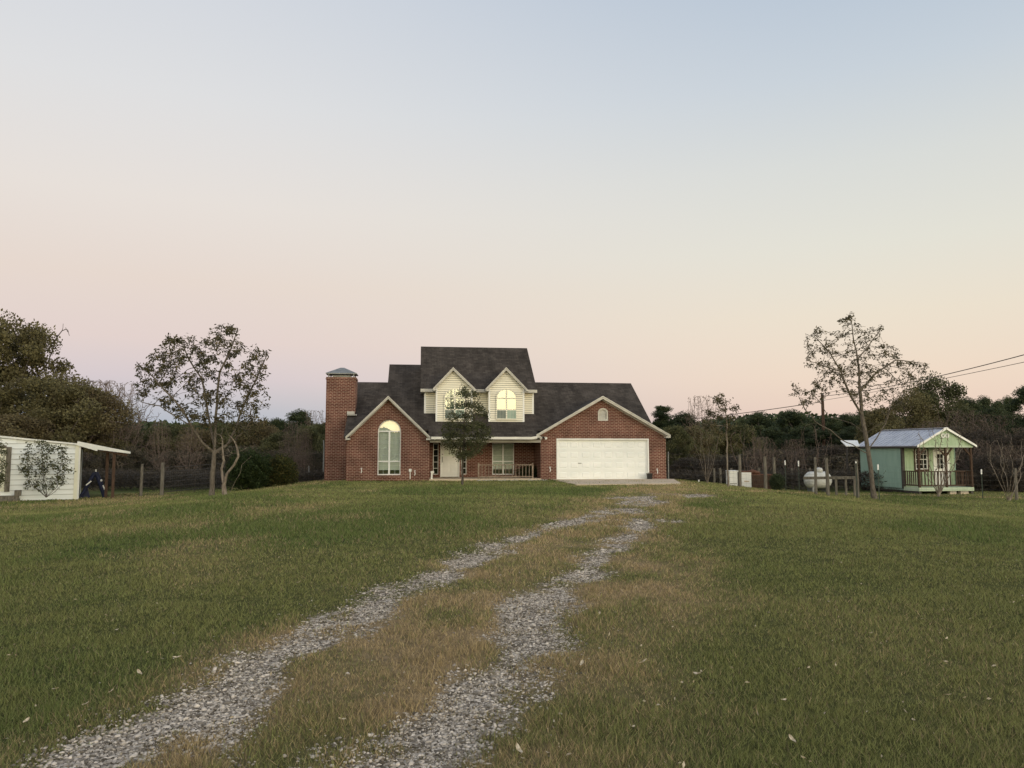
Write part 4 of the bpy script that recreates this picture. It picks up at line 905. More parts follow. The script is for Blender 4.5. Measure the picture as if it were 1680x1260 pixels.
# lean-to roof: falls to the right, its front edge in line with the shed front
xq0, zq0 = Q(127, 725, -.12); xq1, zq1 = Q(213, 742, -.12)
mb = MB(); mb.prism([(xq0, -.12, zq0), (xq1, -.12, zq1), (xq1, -.12, zq1 - .05), (xq0, -.12, zq0 - .05)], (0, 4.6, 0))
for i in range(9): mb.beam((xq0, .0 + i * .52, zq0 + .02), (xq1, .0 + i * .52, zq1 + .02), .04, .03)
sb('leanto_roof', mb, 'mroof')
xm1, zm1 = Q(160, 737, -.12)
mb = MB(); mb.prism([(xq0, -.16, zq0 + .03), (xq1 + .03, -.16, zq1 + .03), (xq1 + .03, -.16, zq1 - .07), (xm1, -.16, zm1 - .02), (xm1, -.16, zm1 - .09), (xq0, -.16, zq0 - .16)], (0, .03, 0)); sb('leanto_fascia', mb, 'mroof')
mb = MB()
for yy_ in (.0, 2.3, 4.2): mb.beam((xq0 + .1, yy_, zq0 - .17), (xq1 - .1, yy_, zq1 - .13), .05, .14)
mb.box(xq0 + .12, -.02, zq0 - .34, xq0 + .18, 4.3, zq0 - .2); mb.box(xq1 - .2, -.02, zq1 - .19, xq1 - .14, 4.3, zq1 - .05); sb('rafter', mb, 'woodd')
for (px, ly) in ((175.5, .5), (186.5, .1)):
    x_ = lx(px, ly); g_0 = wgz(x_, ly); mb = MB(); zt_ = zq0 + (zq1 - zq0) * (x_ - xq0) / (xq1 - xq0) - .1; mb.box(x_ - .065, ly - .065, g_0 - .2, x_ + .065, ly + .065, zt_); sb('leanto_post', mb, 'woodd')
# low dark blue A-shaped frame under the lean-to
by = .9; bt = Q(157, 776, by); bl = Q(131, 805, by); brr = Q(171, 805, by); g1z = wgz(bt[0], by)
sw = empty('a_frame', (wo_0.x + bt[0] * wc_ - by * ws_, LY + bt[0] * ws_ + by * wc_, g1z), WA); tag(sw, 'low dark blue A-shaped frame with white marks beside the white shed', 'frame')
hT = bt[1] - g1z; fl_, fr2 = bl[0] - bt[0], brr[0] - bt[0]
def T(px, py): q = Q(px, py, by); return q[0] - bt[0], q[1] - g1z
mb = MB()
for dy in (0, .8): mb.tube([(fl_, dy, 0.02), (fl_ * .5, dy, hT * .52), (-.05, dy, hT)], [.06, .08, .09], 10); mb.tube([(.02, dy, hT), (fr2 * .55, dy, hT * .6), (fr2, dy, 0.02)], [.10, .11, .07], 10)
mb.tube([(0, -.1, hT), (0, .9, hT)], .07, 10); mb.build('frame', M['blue'], sw)
mb = MB(); mb.prism([(fl_ + .05, .1, 0), (fl_ + .45, .1, 0.0), (fl_ * .5, .1, hT * .40), (-.1, .1, hT * .93), (fl_ * .5, .1, hT * .6)], (0, .6, 0)); mb.build('cover', M['blue'], sw)
mb = MB(); a = T(141, 796); b = T(150, 789); mb.tube([(a[0], -.1, a[1]), (b[0], -.1, b[1])], .028, 8); mb.build('white_tube', M['white'], sw)
mb = MB(); a = T(169, 796); b = T(171.6, 803); mb.tube([(a[0], -.12, a[1]), (b[0], -.1, b[1])], .03, 8); mb.build('white_tube', M['white'], sw)
mb = MB(); a = T(157.6, 770); mb.tube([(a[0], 0, a[1]), (a[0], 0, hT)], .03, 8); mb.build('white_tube', M['white'], sw)
mb = MB(); a = T(166.3, 788); mb.lathe([(0, -.05), (.035, -.04), (.05, 0), (.035, .04), (0, .05)], (a[0], -.14, a[1]), 12); mb.build('knob', M['white'], sw, smooth=True)

# ================================================================== things along the right fence
# propane tank
tk = ground(1342, 803); ty = 43.5; tp = at(1342, 803, ty); gzt = float(gz(tp.x, ty))
tn = empty('gas_tank', (tp.x, ty, gzt), R(6)); tag(tn, 'white horizontal gas tank behind the wooden fence posts', 'tank')
rT = .47; zc = at(1342, 787.5, ty).z - gzt; Lh = .46
prof = [(0.001, -Lh - .30), (.18, -Lh - .28), (.33, -Lh - .20), (.43, -Lh - .08), (rT, -Lh + .03), (rT, Lh - .03), (.43, Lh + .08), (.33, Lh + .20), (.18, Lh + .28), (0.001, Lh + .30)]
mb = MB(); mb.lathe(prof, (0, 0, zc), 28, 'x'); tb = mb.build('tank_body', M['tank'], tn, smooth=True)
mb = MB(); mb.lathe([(.21, 0), (.22, .14), (.18, .23), (.001, .27)], (.08, 0, zc + rT - .04), 20); mb.build('dome_cover', M['tank'], tn, smooth=True)
for x_ in (-.42, .42): mb = MB(); mb.box(x_ - .05, -.3, -.1, x_ + .05, .3, zc - rT + .12); mb.build('leg', M['galv'], tn)
# white deep freezer boxes with rusty lid
fy = 41.8
def crate(px0, px1, pt, pb_, name, lab, m, extra):
    a, b = at(px0, 790, fy), at(px1, 790, fy); g0 = float(gz((a.x + b.x) / 2, fy)); t = empty(name, ((a.x + b.x) / 2, fy, g0)); tag(t, lab, extra[0]); W2 = (b.x - a.x) / 2; zt = at(px0, pt, fy).z - g0
    mb = MB(); mb.box(-W2, 0, -.03, W2, .7, zt - .06); mb.build('body', M[m], t, bevel=.02); mb = MB(); mb.box(-W2 - .01, -.02, zt - .055, W2 + .01, .72, zt); mb.build('lid', M[extra[1]], t, bevel=.012); return t, W2, zt
t, W2, zt = crate(1197, 1212, 772, 794, 'chest_freezer', 'white box behind the fence right of the thin sapling', 'white', ('freezer', 'white'))
mb = MB(); mb.box(W2 - .06, -.02, 0, W2 + .03, -.004, zt - .08); mb.box(-W2 + .02, -.012, .1, W2 - .1, -.004, .13); mb.build('edge_strip', M['dark'], t)
t, W2, zt = crate(1217, 1233, 773, 795, 'chest_freezer', 'cream white box with a rusty lid behind the fence', 'white', ('freezer', 'rust'))
mb = MB(); mb.box(-W2 * .5, -.02, .28, W2 * .5, -.004, .34); mb.build('label_plate', M['concrete'], t)
t, W2, zt = crate(1234, 1268, 778, 797, 'feed_trough', 'brown wooden bin with a rusty top behind the fence', 'woodd', ('bin', 'rust'))
mb = MB(); mb.tube([(-W2 - .3, .2, zt + .03), (-W2 + .1, .2, zt + .14), (-W2 + .5, .3, zt + .05)], [.09, .13, .08], 10); mb.build('rag', M['rust'], t)
# utility pole and cables
pe = at(1349, 645, 68.0); gpz = float(gz(pe.x, 68)); pl = empty('utility_pole', (pe.x, 68.0, gpz)); tag(pl, 'tall brown wooden utility pole behind the right-hand tree', 'pole')
mb = MB(); mb.tube([(0, 0, -.3), (0, 0, pe.z - gpz)], [.17, .12], 12); mb.build('pole', M['woodd'], pl); mb = MB()
mb.box(-.05, -.25, pe.z - gpz - .7, .05, -.1, pe.z - gpz - .5); mb.lathe([(0, 0), (.05, 0), (.07, .06), (.03, .12), (0, .13)], (0, -.16, pe.z - gpz - .2), 10); mb.build('insulator', M['galv'], pl)
def cable(p0, p1, sag, r, lab):
    n = 28; pts = []
    for i in range(n + 1):
        t = i / n; p = Vector(p0).lerp(Vector(p1), t); p.z -= sag * 4 * t * (1 - t); pts.append(p)
    mb = MB(); mb.tube(pts, r, 6); o = mb.build('overhead_cable', M['cable'], None); tag(o, lab, 'cable'); return o
k1 = at(1349, 650, 68); e1 = at(1760, 560, 34); cable(k1, e1, .35, .022, 'upper of the two cables rising to the right edge of the sky')
k2 = at(1349, 657, 68); e2 = at(1760, 577, 34); cable(k2, e2, .12, .014, 'lower and thinner of the two cables at the right edge of the sky')
k3 = at(1349, 659, 68); e3 = at(1110, 690, 74); cable(k3, e3, .1, .03, 'cable running left from the utility pole over the treetops')
# ================================================================== trees: space colonisation skeletons + leaves
def grow(seed_nodes, seed_par, A, step=.22, infl=1.6, kill=.4, iters=160, rng=rs, trop=(0, 0, 0)):
    P = [np.array(p, float) for p in seed_nodes]; par = list(seed_par); A = np.array(A, float); tr = np.array(trop)
    P = list(P); arr = np.array(P)
    for it in range(iters):
        if not len(A): break
        d = np.linalg.norm(A[:, None] - arr[None], axis=2); ni = d.argmin(1); nd_ = d[np.arange(len(A)), ni]
        act = nd_ < infl
        if not act.any():
            j = nd_.argmin(); act = np.zeros(len(A), bool); act[j] = True
        new = []; npar = []
        for n in np.unique(ni[act]):
            v = A[act & (ni == n)] - arr[n]; v = v / (np.linalg.norm(v, axis=1, keepdims=True) + 1e-6); s = v.sum(0) + rng.normal(0, .12, 3) + tr; s = s / (np.linalg.norm(s) + 1e-6)
            q = arr[n] + s * step; new.append(q); npar.append(int(n))
        base = len(arr); arr = np.concatenate([arr, np.array(new)]); par += npar
        d2 = np.linalg.norm(A[:, None] - np.array(new)[None], axis=2).min(1); A = A[d2 > kill]
        if len(arr) > 8500: break
    return arr, par
def radii(par, n, tip=.006, ex=2.2, rmax=None):
    ch = np.zeros(n); r = np.zeros(n); acc = np.zeros(n)
    for i in range(n - 1, -1, -1):
        r[i] = tip if acc[i] == 0 else acc[i] ** (1 / ex)
        if par[i] >= 0: acc[par[i]] += r[i] ** ex
    if rmax: r = tip + (r - tip) * (rmax - tip) / max(1e-6, r[0] - tip)
    return r
def limb_mesh(P, par, r, k=5):
    n = len(P); D = np.zeros((n, 3)); kids = [[] for _ in range(n)]
    for i, p in enumerate(par):
        if p >= 0: kids[p].append(i); D[i] += P[i] - P[p]
    for i in range(n):
        if kids[i]: m_ = max(kids[i], key=lambda c: r[c]); v = P[m_] - P[i]; D[i] += v * (1 if par[i] >= 0 else 1)
    D /= np.linalg.norm(D, axis=1, keepdims=True) + 1e-9
    ref = np.tile(np.array([0.31, 0.95, 0.05]), (n, 1)); par_z = np.abs((ref * D).sum(1)) > .95; ref[par_z] = (1, 0, 0)
    U = np.cross(D, ref); U /= np.linalg.norm(U, axis=1, keepdims=True) + 1e-9; V = np.cross(D, U)
    a = np.arange(k) * 2 * pi / k
    ring = P[:, None] + (U[:, None] * np.cos(a)[None, :, None] + V[:, None] * np.sin(a)[None, :, None]) * r[:, None, None]
    verts = [ring.reshape(-1, 3)]; F = []; off = n * k; j = np.arange(k); extra = []
    for i, p in enumerate(par):
        if p < 0: continue
        main = max(kids[p], key=lambda c: r[c]) == i
        if main: b0 = p * k
        else:
            # a side branch starts with its own, thinner ring inside the parent
            rr_ = min(r[p], r[i] * 1.25); extra.append(P[p] + (U[i] * np.cos(a)[:, None] + V[i] * np.sin(a)[:, None]) * rr_); b0 = off; off += k
        F.append(np.stack([b0 + j, b0 + (j + 1) % k, i * k + (j + 1) % k, i * k + j], 1))
    if extra: verts.append(np.concatenate(extra))
    return np.concatenate(verts), np.concatenate(F)
def leaf_cards(pos, L_, Wd, rng, droop=.3, up=.0, jit=.5):
    """one rhombic leaf per position"""
    n = len(pos); d = rng.normal(0, 1, (n, 3)); d[:, 2] = d[:, 2] * .6 - droop; d /= np.linalg.norm(d, axis=1, keepdims=True)
    s = np.cross(d, rng.normal(0, 1, (n, 3))); s /= np.linalg.norm(s, axis=1, keepdims=True) + 1e-9
    l = L_ * (1 + jit * (rng.rand(n) - .5))[:, None]; w_ = Wd * (1 + jit * (rng.rand(n) - .5))[:, None]
    b = np.cross(d, s) * (l * .12)
    V = np.stack([pos, pos + d * l * .5 + s * w_ + b, pos + d * l, pos + d * l * .5 - s * w_ + b], 1).reshape(-1, 3); F = np.arange(4 * n).reshape(n, 4); return V, F
def rndattr(n, rng, k=4, base=None):
    v = rng.rand(n) if base is None else np.clip(base + rng.normal(0, .16, n), 0, 1); return [('rnd', 'FLOAT', np.repeat(v, k))]
def poly_sample(poly, n, rng):
    P = np.array(poly, float); lo, hi = P.min(0), P.max(0); out = []
    while len(out) < n:
        q = rng.rand(2) * (hi - lo) + lo; c = False; j = len(P) - 1
        for i in range(len(P)):
            if ((P[i][1] > q[1]) != (P[j][1] > q[1])) and q[0] < (P[j][0] - P[i][0]) * (q[1] - P[i][1]) / (P[j][1] - P[i][1]) + P[i][0]: c = not c
            j = i
        if c: out.append(q)
    return np.array(out)
def silhouette_points(poly, n, Y, depth, rng, clump=0.0):
    q = poly_sample(poly, n, rng); P = np.array(poly, float); hw = (P[:, 0].max() - P[:, 0].min()) / 2; cx = (P[:, 0].max() + P[:, 0].min()) / 2
    out = []
    for px, py in q:
        f = sqrt(max(.08, 1 - ((px - cx) / (hw * 1.05)) ** 2)); out.append(at(px, py, Y + rng.uniform(-1, 1) * depth * f))
    return np.array(out)
def path_nodes(paths, Y0):
    """paths of (px, py, dy) starting on the trunk -> seed nodes and parents; the first path begins at the ground"""
    P = []; par = []; keys = {}
    for pth in paths:
        prev = -1; lastp = None
        for (px, py, dy) in pth:
            kk = (px, py)
            if kk in keys: prev = keys[kk]; lastp = P[prev]; continue
            q = np.array(at(px, py, Y0 + dy))
            if lastp is not None:
                m_ = max(1, int(np.linalg.norm(q - lastp) / .35)); a0 = lastp.copy()
                for t in range(1, m_ + 1): P.append(a0 + (q - a0) * t / m_); par.append(prev); prev = len(P) - 1
            else: P.append(q); par.append(-1); prev = len(P) - 1
            keys[kk] = prev; lastp = P[prev]
    return P, par
def make_tree(name, label, cat, paths, Y0, A, bark, rtrunk, leaf=None, nleaf=0, lsize=(.15, .03), leafmax=.02, step=.22, infl=1.6, kill=.4, seed=1, cluster=.12, per=6, droop=.3, tip=.006, group=None, ex=1.75, flare=1.5, trop=(0, 0, 0), k=6, iters=160, flag=None):
    rng = np.random.RandomState(seed); P, par = path_nodes(paths, Y0); n0 = len(P)
    P, par = grow(P, par, A, step, infl, kill, iters, rng, trop); n = len(P)
    P = P + rng.normal(0, .016, P.shape) * (np.arange(n) > 0)[:, None]
    r = radii(par, n, tip, ex, rtrunk)
    base = P[0].copy(); hgt = P[:, 2] - base[2]; r = r * (1 + (flare - 1) * np.exp(-np.clip(hgt, 0, 9) / .18)); P[0, 2] -= .08
    root = empty(name, Vector(base)); tag(root, label, cat, group)
    V, F = limb_mesh(P - base, par, r, k); npmesh('trunk', V, F, M[bark], root, None, True)
    if leaf and nleaf:
        tips = np.where(r < leafmax)[0]; tips = tips[tips >= n0 - 1] if n > n0 + 20 else tips
        if flag is not None: tips = tips[flag(P[tips])]
        c = P[tips[rng.randint(0, len(tips), nleaf // per)]] - base; pos = np.repeat(c, per, 0) + rng.normal(0, cluster, (len(c) * per, 3)); V, F = leaf_cards(pos, lsize[0], lsize[1], rng, droop)
        bs = np.repeat(rng.rand(len(c)), per); npmesh('crown', V, F, M[leaf], root, rndattr(len(F), rng, 4, bs))
    return root
# --- left pecan
Yp = ground(347, 815).y
polyL = [(222, 655), (216, 590), (246, 592), (262, 560), (290, 545), (330, 552), (352, 530), (392, 528), (398, 560), (440, 572), (444, 600), (432, 640), (444, 655), (440, 690), (420, 720), (372, 700), (330, 700), (292, 690), (262, 668), (240, 650)]
A = np.concatenate([silhouette_points(polyL, 1000, Yp, 1.9, rs), silhouette_points([(214, 588), (262, 610), (268, 640), (222, 660), (236, 640)], 24, Yp, .8, rs)])
make_tree('pecan_tree', 'slender half-bare tree with drooping leaf clusters on the left lawn', 'tree',
    [[(347, 817, 0), (349, 780, 0), (352, 742, 0), (353, 700, .1), (357, 650, .2), (360, 610, .1)],
     [(352, 742, 0), (332, 726, -.3), (315, 700, -.6), (296, 668, -.9), (270, 640, -1)], [(353, 735, 0), (345, 700, .4), (338, 660, .5), (330, 620, .7)],
     [(353, 700, .1), (350, 735, 0)],
     [(352, 742, 0), (372, 730, .3), (388, 700, .6), (402, 660, .9), (412, 640, 1)], [(372, 730, .3), (396, 712, -.3), (412, 690, -.5)], [(315, 700, -.6), (290, 684, -.8), (262, 668, -.8), (232, 660, -.6)], [(270, 640, -1), (250, 618, -.8), (224, 594, -.6)], [(412, 640, 1), (426, 612, .8), (438, 580, .5)], [(360, 610, .1), (376, 580, .2), (390, 540, .3)], [(330, 620, .7), (308, 585, .6), (296, 556, .4)]],
    Yp, A, 'bark', .095, 'pecan', 6400, (.145, .027), .013, step=.18, infl=1.3, kill=.24, seed=3, per=5, cluster=.06, droop=.65, tip=.0065)
# --- small forked bare tree beside it
Yq = ground(378, 812).y
A = silhouette_points([(340, 700), (366, 690), (392, 705), (410, 730), (400, 748), (372, 752), (350, 745)], 90, Yq, .6, rs)
make_tree('crape_myrtle', 'low bare forked tree with pale smooth limbs beside the left bushes', 'tree',
    [[(369, 813, 0), (366, 795, 0), (363, 770, 0), (366, 755, .1)], [(366, 795, 0), (372, 778, -.1), (384, 762, -.2), (391, 749, -.3)], [(369, 813, 0), (379, 806, -.1), (386, 790, -.2), (394, 776, -.3), (398, 762, -.3), (412, 748, -.5)]],
    Yq, A, 'barkl', .08, None, 0, step=.16, infl=1.5, kill=.3, seed=5, tip=.007)
# --- right hand tree
Yr = ground(1435, 819).y
polyR = [(1292, 655), (1300, 622), (1330, 636), (1318, 560), (1345, 530), (1362, 560), (1382, 512), (1408, 514), (1412, 536), (1446, 532), (1450, 560), (1472, 566), (1478, 585), (1528, 592), (1526, 606), (1500, 640), (1490, 680), (1450, 690), (1405, 660), (1372, 640), (1340, 660), (1318, 668)]
A = silhouette_points(polyR, 950, Yr, 2.0, rs)
make_tree('pecan_tree', 'leaning slender tree with sparse leaves in front of the green cabin', 'tree',
    [[(1435, 820, 0), (1432, 800, 0), (1429, 770, 0), (1424, 740, 0), (1420, 712, 0), (1414, 680, .1), (1411, 640, .2), (1408, 590, .1)],
     [(1424, 745, 0), (1398, 730, -.4), (1382, 722, -.7), (1362, 706, -1), (1338, 692, -1.2), (1322, 672, -1.3), (1310, 650, -1.3)], [(1420, 712, 0), (1398, 694, .5), (1378, 688, .9), (1358, 684, 1.1)],
     [(1420, 712, 0), (1434, 700, -.4), (1452, 692, -.7)], [(1424, 740, 0), (1438, 718, .5), (1452, 696, .8), (1466, 660, 1)], [(1414, 680, .1), (1396, 650, -.3), (1380, 610, -.5), (1362, 580, -.6)], [(1411, 640, .2), (1440, 610, .4), (1470, 590, .5), (1518, 596, .5)], [(1408, 590, .1), (1400, 560, 0), (1396, 520, -.1)], [(1362, 580, -.6), (1340, 555, -.6), (1322, 548, -.5)], [(1380, 610, -.5), (1350, 600, -.8), (1324, 592, -.9)], [(1408, 590, .1), (1430, 560, .3), (1446, 538, .4)]],
    Yr, A, 'bark', .105, 'pecan', 4600, (.145, .027), .013, step=.18, infl=1.3, kill=.25, seed=8, per=5, cluster=.06, droop=.6, tip=.0065, flare=1.7)
# --- young oak in front of the house
Yo = ground(758, 796).y
polyO = [(758, 630), (746, 640), (752, 655), (738, 672), (728, 690), (722, 712), (724, 728), (738, 745), (752, 754), (775, 751), (792, 740), (804, 720), (806, 700), (796, 690), (804, 676), (786, 662), (790, 648), (772, 640), (762, 632)]
A = silhouette_points(polyO, 420, Yo, 1.0, rs)
A2 = silhouette_points([(752, 695), (728, 690), (722, 712), (724, 728), (738, 745), (752, 754), (775, 751), (792, 740), (804, 720), (806, 700), (790, 690)], 320, Yo, 1.0, rs)
make_tree('young_oak', 'young dark evergreen oak standing before the front door', 'tree', [[(758, 797, 0), (759, 770, 0), (760, 745, 0), (762, 700, 0), (764, 665, 0), (762, 642, 0)]],
    Yo, np.concatenate([A, A2]), 'barkd', .05, 'oakleaf', 9500, (.085, .024), .014, step=.12, infl=.9, kill=.17, seed=11, per=7, cluster=.075, droop=.1, tip=.004)
# --- sapling, crape myrtles by the right fence
Ys = ground(1195, 799).y
A = silhouette_points([(1140, 700), (1160, 668), (1172, 650), (1192, 638), (1206, 655), (1218, 664), (1214, 690), (1200, 710), (1176, 712), (1150, 712)], 170, Ys, .9, rs)
make_tree('sapling', 'thin tall sapling with few leaves right of the garage', 'tree', [[(1195, 800, 0), (1194, 770, 0), (1193, 740, 0), (1192, 700, 0), (1190, 670, 0)]], Ys, A, 'barkl', .036, 'pecan', 1300, (.14, .024), .012, step=.16, infl=1.4, kill=.3, seed=13, per=5, cluster=.08, droop=.5, tip=.005)
def fan(name, label, cat, px, py, Y0, spread, top, nst, seed, bark='barkl', leafm=None, nleaf=0, rt=.03, nat=120, dep=.7, low=None, tipr=.005, lsize=(.08, .02), group=None):
    """multi-stemmed shrub: stems fan out from one base"""
    rng = np.random.RandomState(seed); paths = []; b = (px, py, 0); low = low or (py + (top - py) * .35)
    for i in range(nst):
        f = (i + .5) / nst * 2 - 1; x1 = px + f * spread * .55; paths.append([b, (px + f * spread * .30, py - (py - low) * .5, rng.uniform(-.1, .1)), (x1, low - rng.uniform(-4, 4), rng.uniform(-dep, dep) * .5)])
    A = silhouette_points([(px - spread * .8, low), (px - spread, (low + top) / 2), (px - spread * .8, top + (low - top) * .1), (px, top), (px + spread * .8, top + (low - top) * .12), (px + spread, (low + top) / 2), (px + spread * .8, low)], nat, Y0, dep, rng)
    return make_tree(name, label, cat, paths, Y0, A, bark, rt, leafm, nleaf, lsize, .012, step=.15, infl=1.2, kill=.28, seed=seed, per=4, cluster=.07, tip=tipr, ex=1.7, flare=1.15, k=5, group=group)
fan('crape_myrtle', 'bare many-stemmed shrub in a vase shape between garage and sapling', 'shrub', 1160, 793, 41.0, 30, 690, 9, 21, 'barkl', 'greenleaf', 900, .028, 260, .9, 742, .005)
fan('crape_myrtle', 'bare spreading shrub right above the white boxes', 'shrub', 1226, 789, 43.0, 38, 700, 7, 22, 'barkb', None, 0, .03, 260, .9, 756, .006)
fan('crape_myrtle', 'tall reddish bare shrub behind the white gas tank', 'shrub', 1338, 800, 45.5, 34, 690, 8, 23, 'barkb', None, 0, .03, 320, 1.0, 770, .006)
fan('crape_myrtle', 'bare many-stemmed shrub in front of the cabin porch', 'shrub', 1540, 812, 38.5, 50, 694, 9, 24, 'barkl', None, 0, .055, 300, .8, 770, .008)
fan('crape_myrtle', 'bare tangled shrub near the right edge of the lawn', 'shrub', 1655, 822, 37.0, 42, 712, 6, 25, 'barkl', None, 0, .035, 330, .9, 782, .006)
fan('crape_myrtle', 'small bare tree behind the rail right of the gas tank', 'tree', 1386, 800, 47.0, 22, 745, 1, 26, 'barkl', None, 0, .05, 60, .6, 772, .006)
fan('leafy_shrub', 'open leafy shrub in front of the white shed wall', 'shrub', 76, 813, 35.2, 46, 722, 9, 27, 'barkd', 'oakleaf', 1900, .03, 420, .9, 800, .004, (.11, .028))
fan('leafy_shrub', 'leafy shrub at the far left edge by the shed door', 'shrub', -14, 815, 34.0, 28, 716, 5, 28, 'barkd', 'oakleaf', 1500, .03, 220, .7, 795, .005, (.09, .026))
# --- dense bushes
def bush(name, label, cat, px, py, Y0, wpx, top, m, n=9000, ls=(.07, .022), seed=1, irr=.25, dep=None):
    rng = np.random.RandomState(seed); b = at(px, py, Y0); b.z = float(gz(b.x, b.y)); hw = wpx / FPX * Y0 / 2; hh = at(px, top, Y0).z - b.z; root = empty(name, b); tag(root, label, cat)
    d = rng.normal(0, 1, (n, 3)); d /= np.linalg.norm(d, axis=1, keepdims=True); th = np.arctan2(d[:, 1], d[:, 0]); lump = 1 + irr * np.sin(th * 3 + seed) * np.cos(d[:, 2] * 4 + seed) + irr * .6 * np.sin(th * 7 + d[:, 2] * 9)
    rad = (rng.rand(n) ** .28) * lump; pos = d * rad[:, None] * np.array([hw * .92, (dep or hw) * .85, hh * .5]) + np.array([0, 0, hh * .5]); pos = pos[pos[:, 2] > .02]
    V, F = leaf_cards(pos, ls[0], ls[1], rng, -.25); npmesh('foliage', V, F, M[m], root, rndattr(len(F), rng, 4))
    P = [np.array([0, 0, -.05])]; par = [-1]
    for i in range(7):
        a = i * .9; prev = 0
        for t in (.35, .65, .9): P.append(np.array([cos(a) * hw * .6 * t, sin(a) * hw * .5 * t, hh * .8 * t])); par.append(prev); prev = len(P) - 1
    V, F = limb_mesh(np.array(P), par, np.array([.04 if p < 0 else .018 for p in par])); npmesh('stem', V, F, M['barkd'], root); return root
bush('evergreen_bush', 'rounded dark green bush next to the forked bare tree', 'bush', 406, 806, 37.5, 72, 742, 'shrubleaf', 15000, (.09, .026), 31)
bush('evergreen_bush', 'tall dark bush between the two rounded ones left of the house', 'bush', 436, 801, 39.3, 34, 748, 'shrubleaf', 7000, (.09, .026), 32)
bush('evergreen_bush', 'lighter yellowish green bush nearest the left gable', 'bush', 460, 801, 38.5, 54, 748, 'shrubleaf2', 11000, (.09, .026), 33)
bush('porch_bush', 'dark clipped bush at the right end of the porch railing', 'bush', 868, 789, 42.4, 42, 764, 'shrubleaf', 5000, (.06, .014), 34, .3, .4)
bush('small_conifer', 'small dark conifer seedling on the grass before the fence', 'bush', 1275, 805, ground(1275, 805).y, 24, 778, 'pineleaf', 4500, (.09, .012), 35, .2)
# ------------------------------------------------------------------ background prototypes (unit height, base at 0)
PROTO = {}
def proto(key, bark, leafm, H_, R_, base, nc, nl, ls, seed, shape='round', bare=False, sq=1.0, tr=.2):
    rng = np.random.RandomState(seed); C_ = []
    for i in range(nc):
        t = rng.rand() if shape != 'pine' else rng.rand() ** .8; zc = base + (H_ - base) * t; a = rng.rand() * 2 * pi
        if shape == 'pine': rr_ = R_ * (1.0 - .75 * t) * (.35 + .65 * rng.rand())
        elif shape == 'roundpine': rr_ = R_ * sqrt(max(0.04, 1 - (2 * t - .75) ** 2 / 1.6)) * (.3 + .7 * rng.rand())
        else: rr_ = R_ * sqrt(max(.05, 1 - (2 * t - .9) ** 2 * .85)) * (.25 + .75 * rng.rand() ** .6)
        C_.append((rr_ * cos(a), rr_ * sin(a), zc))
    C_ = np.array(C_)
    att = C_ + np.clip(rng.normal(0, R_ * .08, C_.shape), -R_ * .1, R_ * .1); P0 = [np.array([0, 0, -.5]), np.array([0.02, 0, base * .5]), np.array([0, .03, base])]; par0 = [-1, 0, 1]
    z_ = base
    if 'pine' in shape:
        while z_ < H_ * .93: z_ += .5; P0.append(np.array([rng.normal(0, .03), rng.normal(0, .03), z_])); par0.append(len(P0) - 2)
    nm = 1900 if bare else 90; more = att[rng.randint(0, nc, nm)] + np.clip(rng.normal(0, R_ * .22, (nm, 3)), -R_ * .3, R_ * .3); more[:, 2] = np.minimum(more[:, 2], H_ * 1.02)
    P, par = grow(P0, par0, np.concatenate([att, more]), .26 if bare else .45, 2.2 if bare else 3.5, .27 if bare else .5, 190, rng, (0, 0, .15)); r = radii(par, len(P), .017 if bare else .02, 1.8, tr)
    V, F = limb_mesh(P, par, r, 5); tm = npmesh('trunk', V, F, M[bark], None, None, True); lm = None
    if nl:
        per = nl // nc; cl = []
        for c in C_:
            s = R_ * (rng.uniform(.12, .29) if key == 'oak' else rng.uniform(.18, .36)); q = rng.normal(0, 1, (per, 3)); q /= np.linalg.norm(q, axis=1, keepdims=True); q *= (rng.rand(per) ** .45)[:, None] * s * np.array([1.15, 1.15, .75 * sq]); cl.append(c + q)
        cl = np.concatenate(cl); V, F = leaf_cards(cl, ls[0], ls[1], rng, -.1, jit=.9); base_r = np.repeat(rng.rand(nc), per)
        lm = npmesh('crown', V, F, M[leafm], None, rndattr(len(F), rng, 4, base_r * .8 + .1))
    PROTO[key] = (tm, lm, H_, R_); 
    for o in (tm, lm):
        if o: C.objects.unlink(o)
LS = (.26, .085)
proto('oak', 'barkd', 'oliveleaf', 12, 5.2, 1.6, 95, 34000, (.24, .085), 41, tr=.32)
proto('oak2', 'barkd', 'oakleaf', 10, 4.2, .8, 75, 30000, (.22, .075), 42, tr=.25)
proto('brown', 'barkb', 'brownleaf', 8, 3.6, .4, 80, 24000, (.2, .06), 43, tr=.18)
proto('green', 'barkd', 'greenleaf', 8, 3.4, .4, 80, 24000, (.22, .07), 44, tr=.18)
proto('bare', 'barkb', None, 9, 4.2, 2.0, 120, 0, LS, 45, bare=True, tr=.2)
proto('barew', 'barkb', 'thicket', 9, 4.2, 1.5, 110, 2600, (.16, .05), 46, bare=True, tr=.2)
proto('pine', 'barkd', 'pineleaf', 14, 2.8, 2.0, 90, 26000, (.28, .05), 47, 'pine', tr=.2)
proto('rpine', 'barkd', 'pineleaf', 13, 3.3, 1.0, 110, 32000, (.28, .055), 48, 'round', tr=.2)
proto('scrub', 'barkb', 'thicket', 4, 2.6, .1, 60, 9000, (.16, .05), 49, tr=.06)
proto('dscrub', 'barkb', 'darkthicket', 5, 2.9, .1, 70, 10000, (.17, .055), 50, tr=.07)
bi = [0]
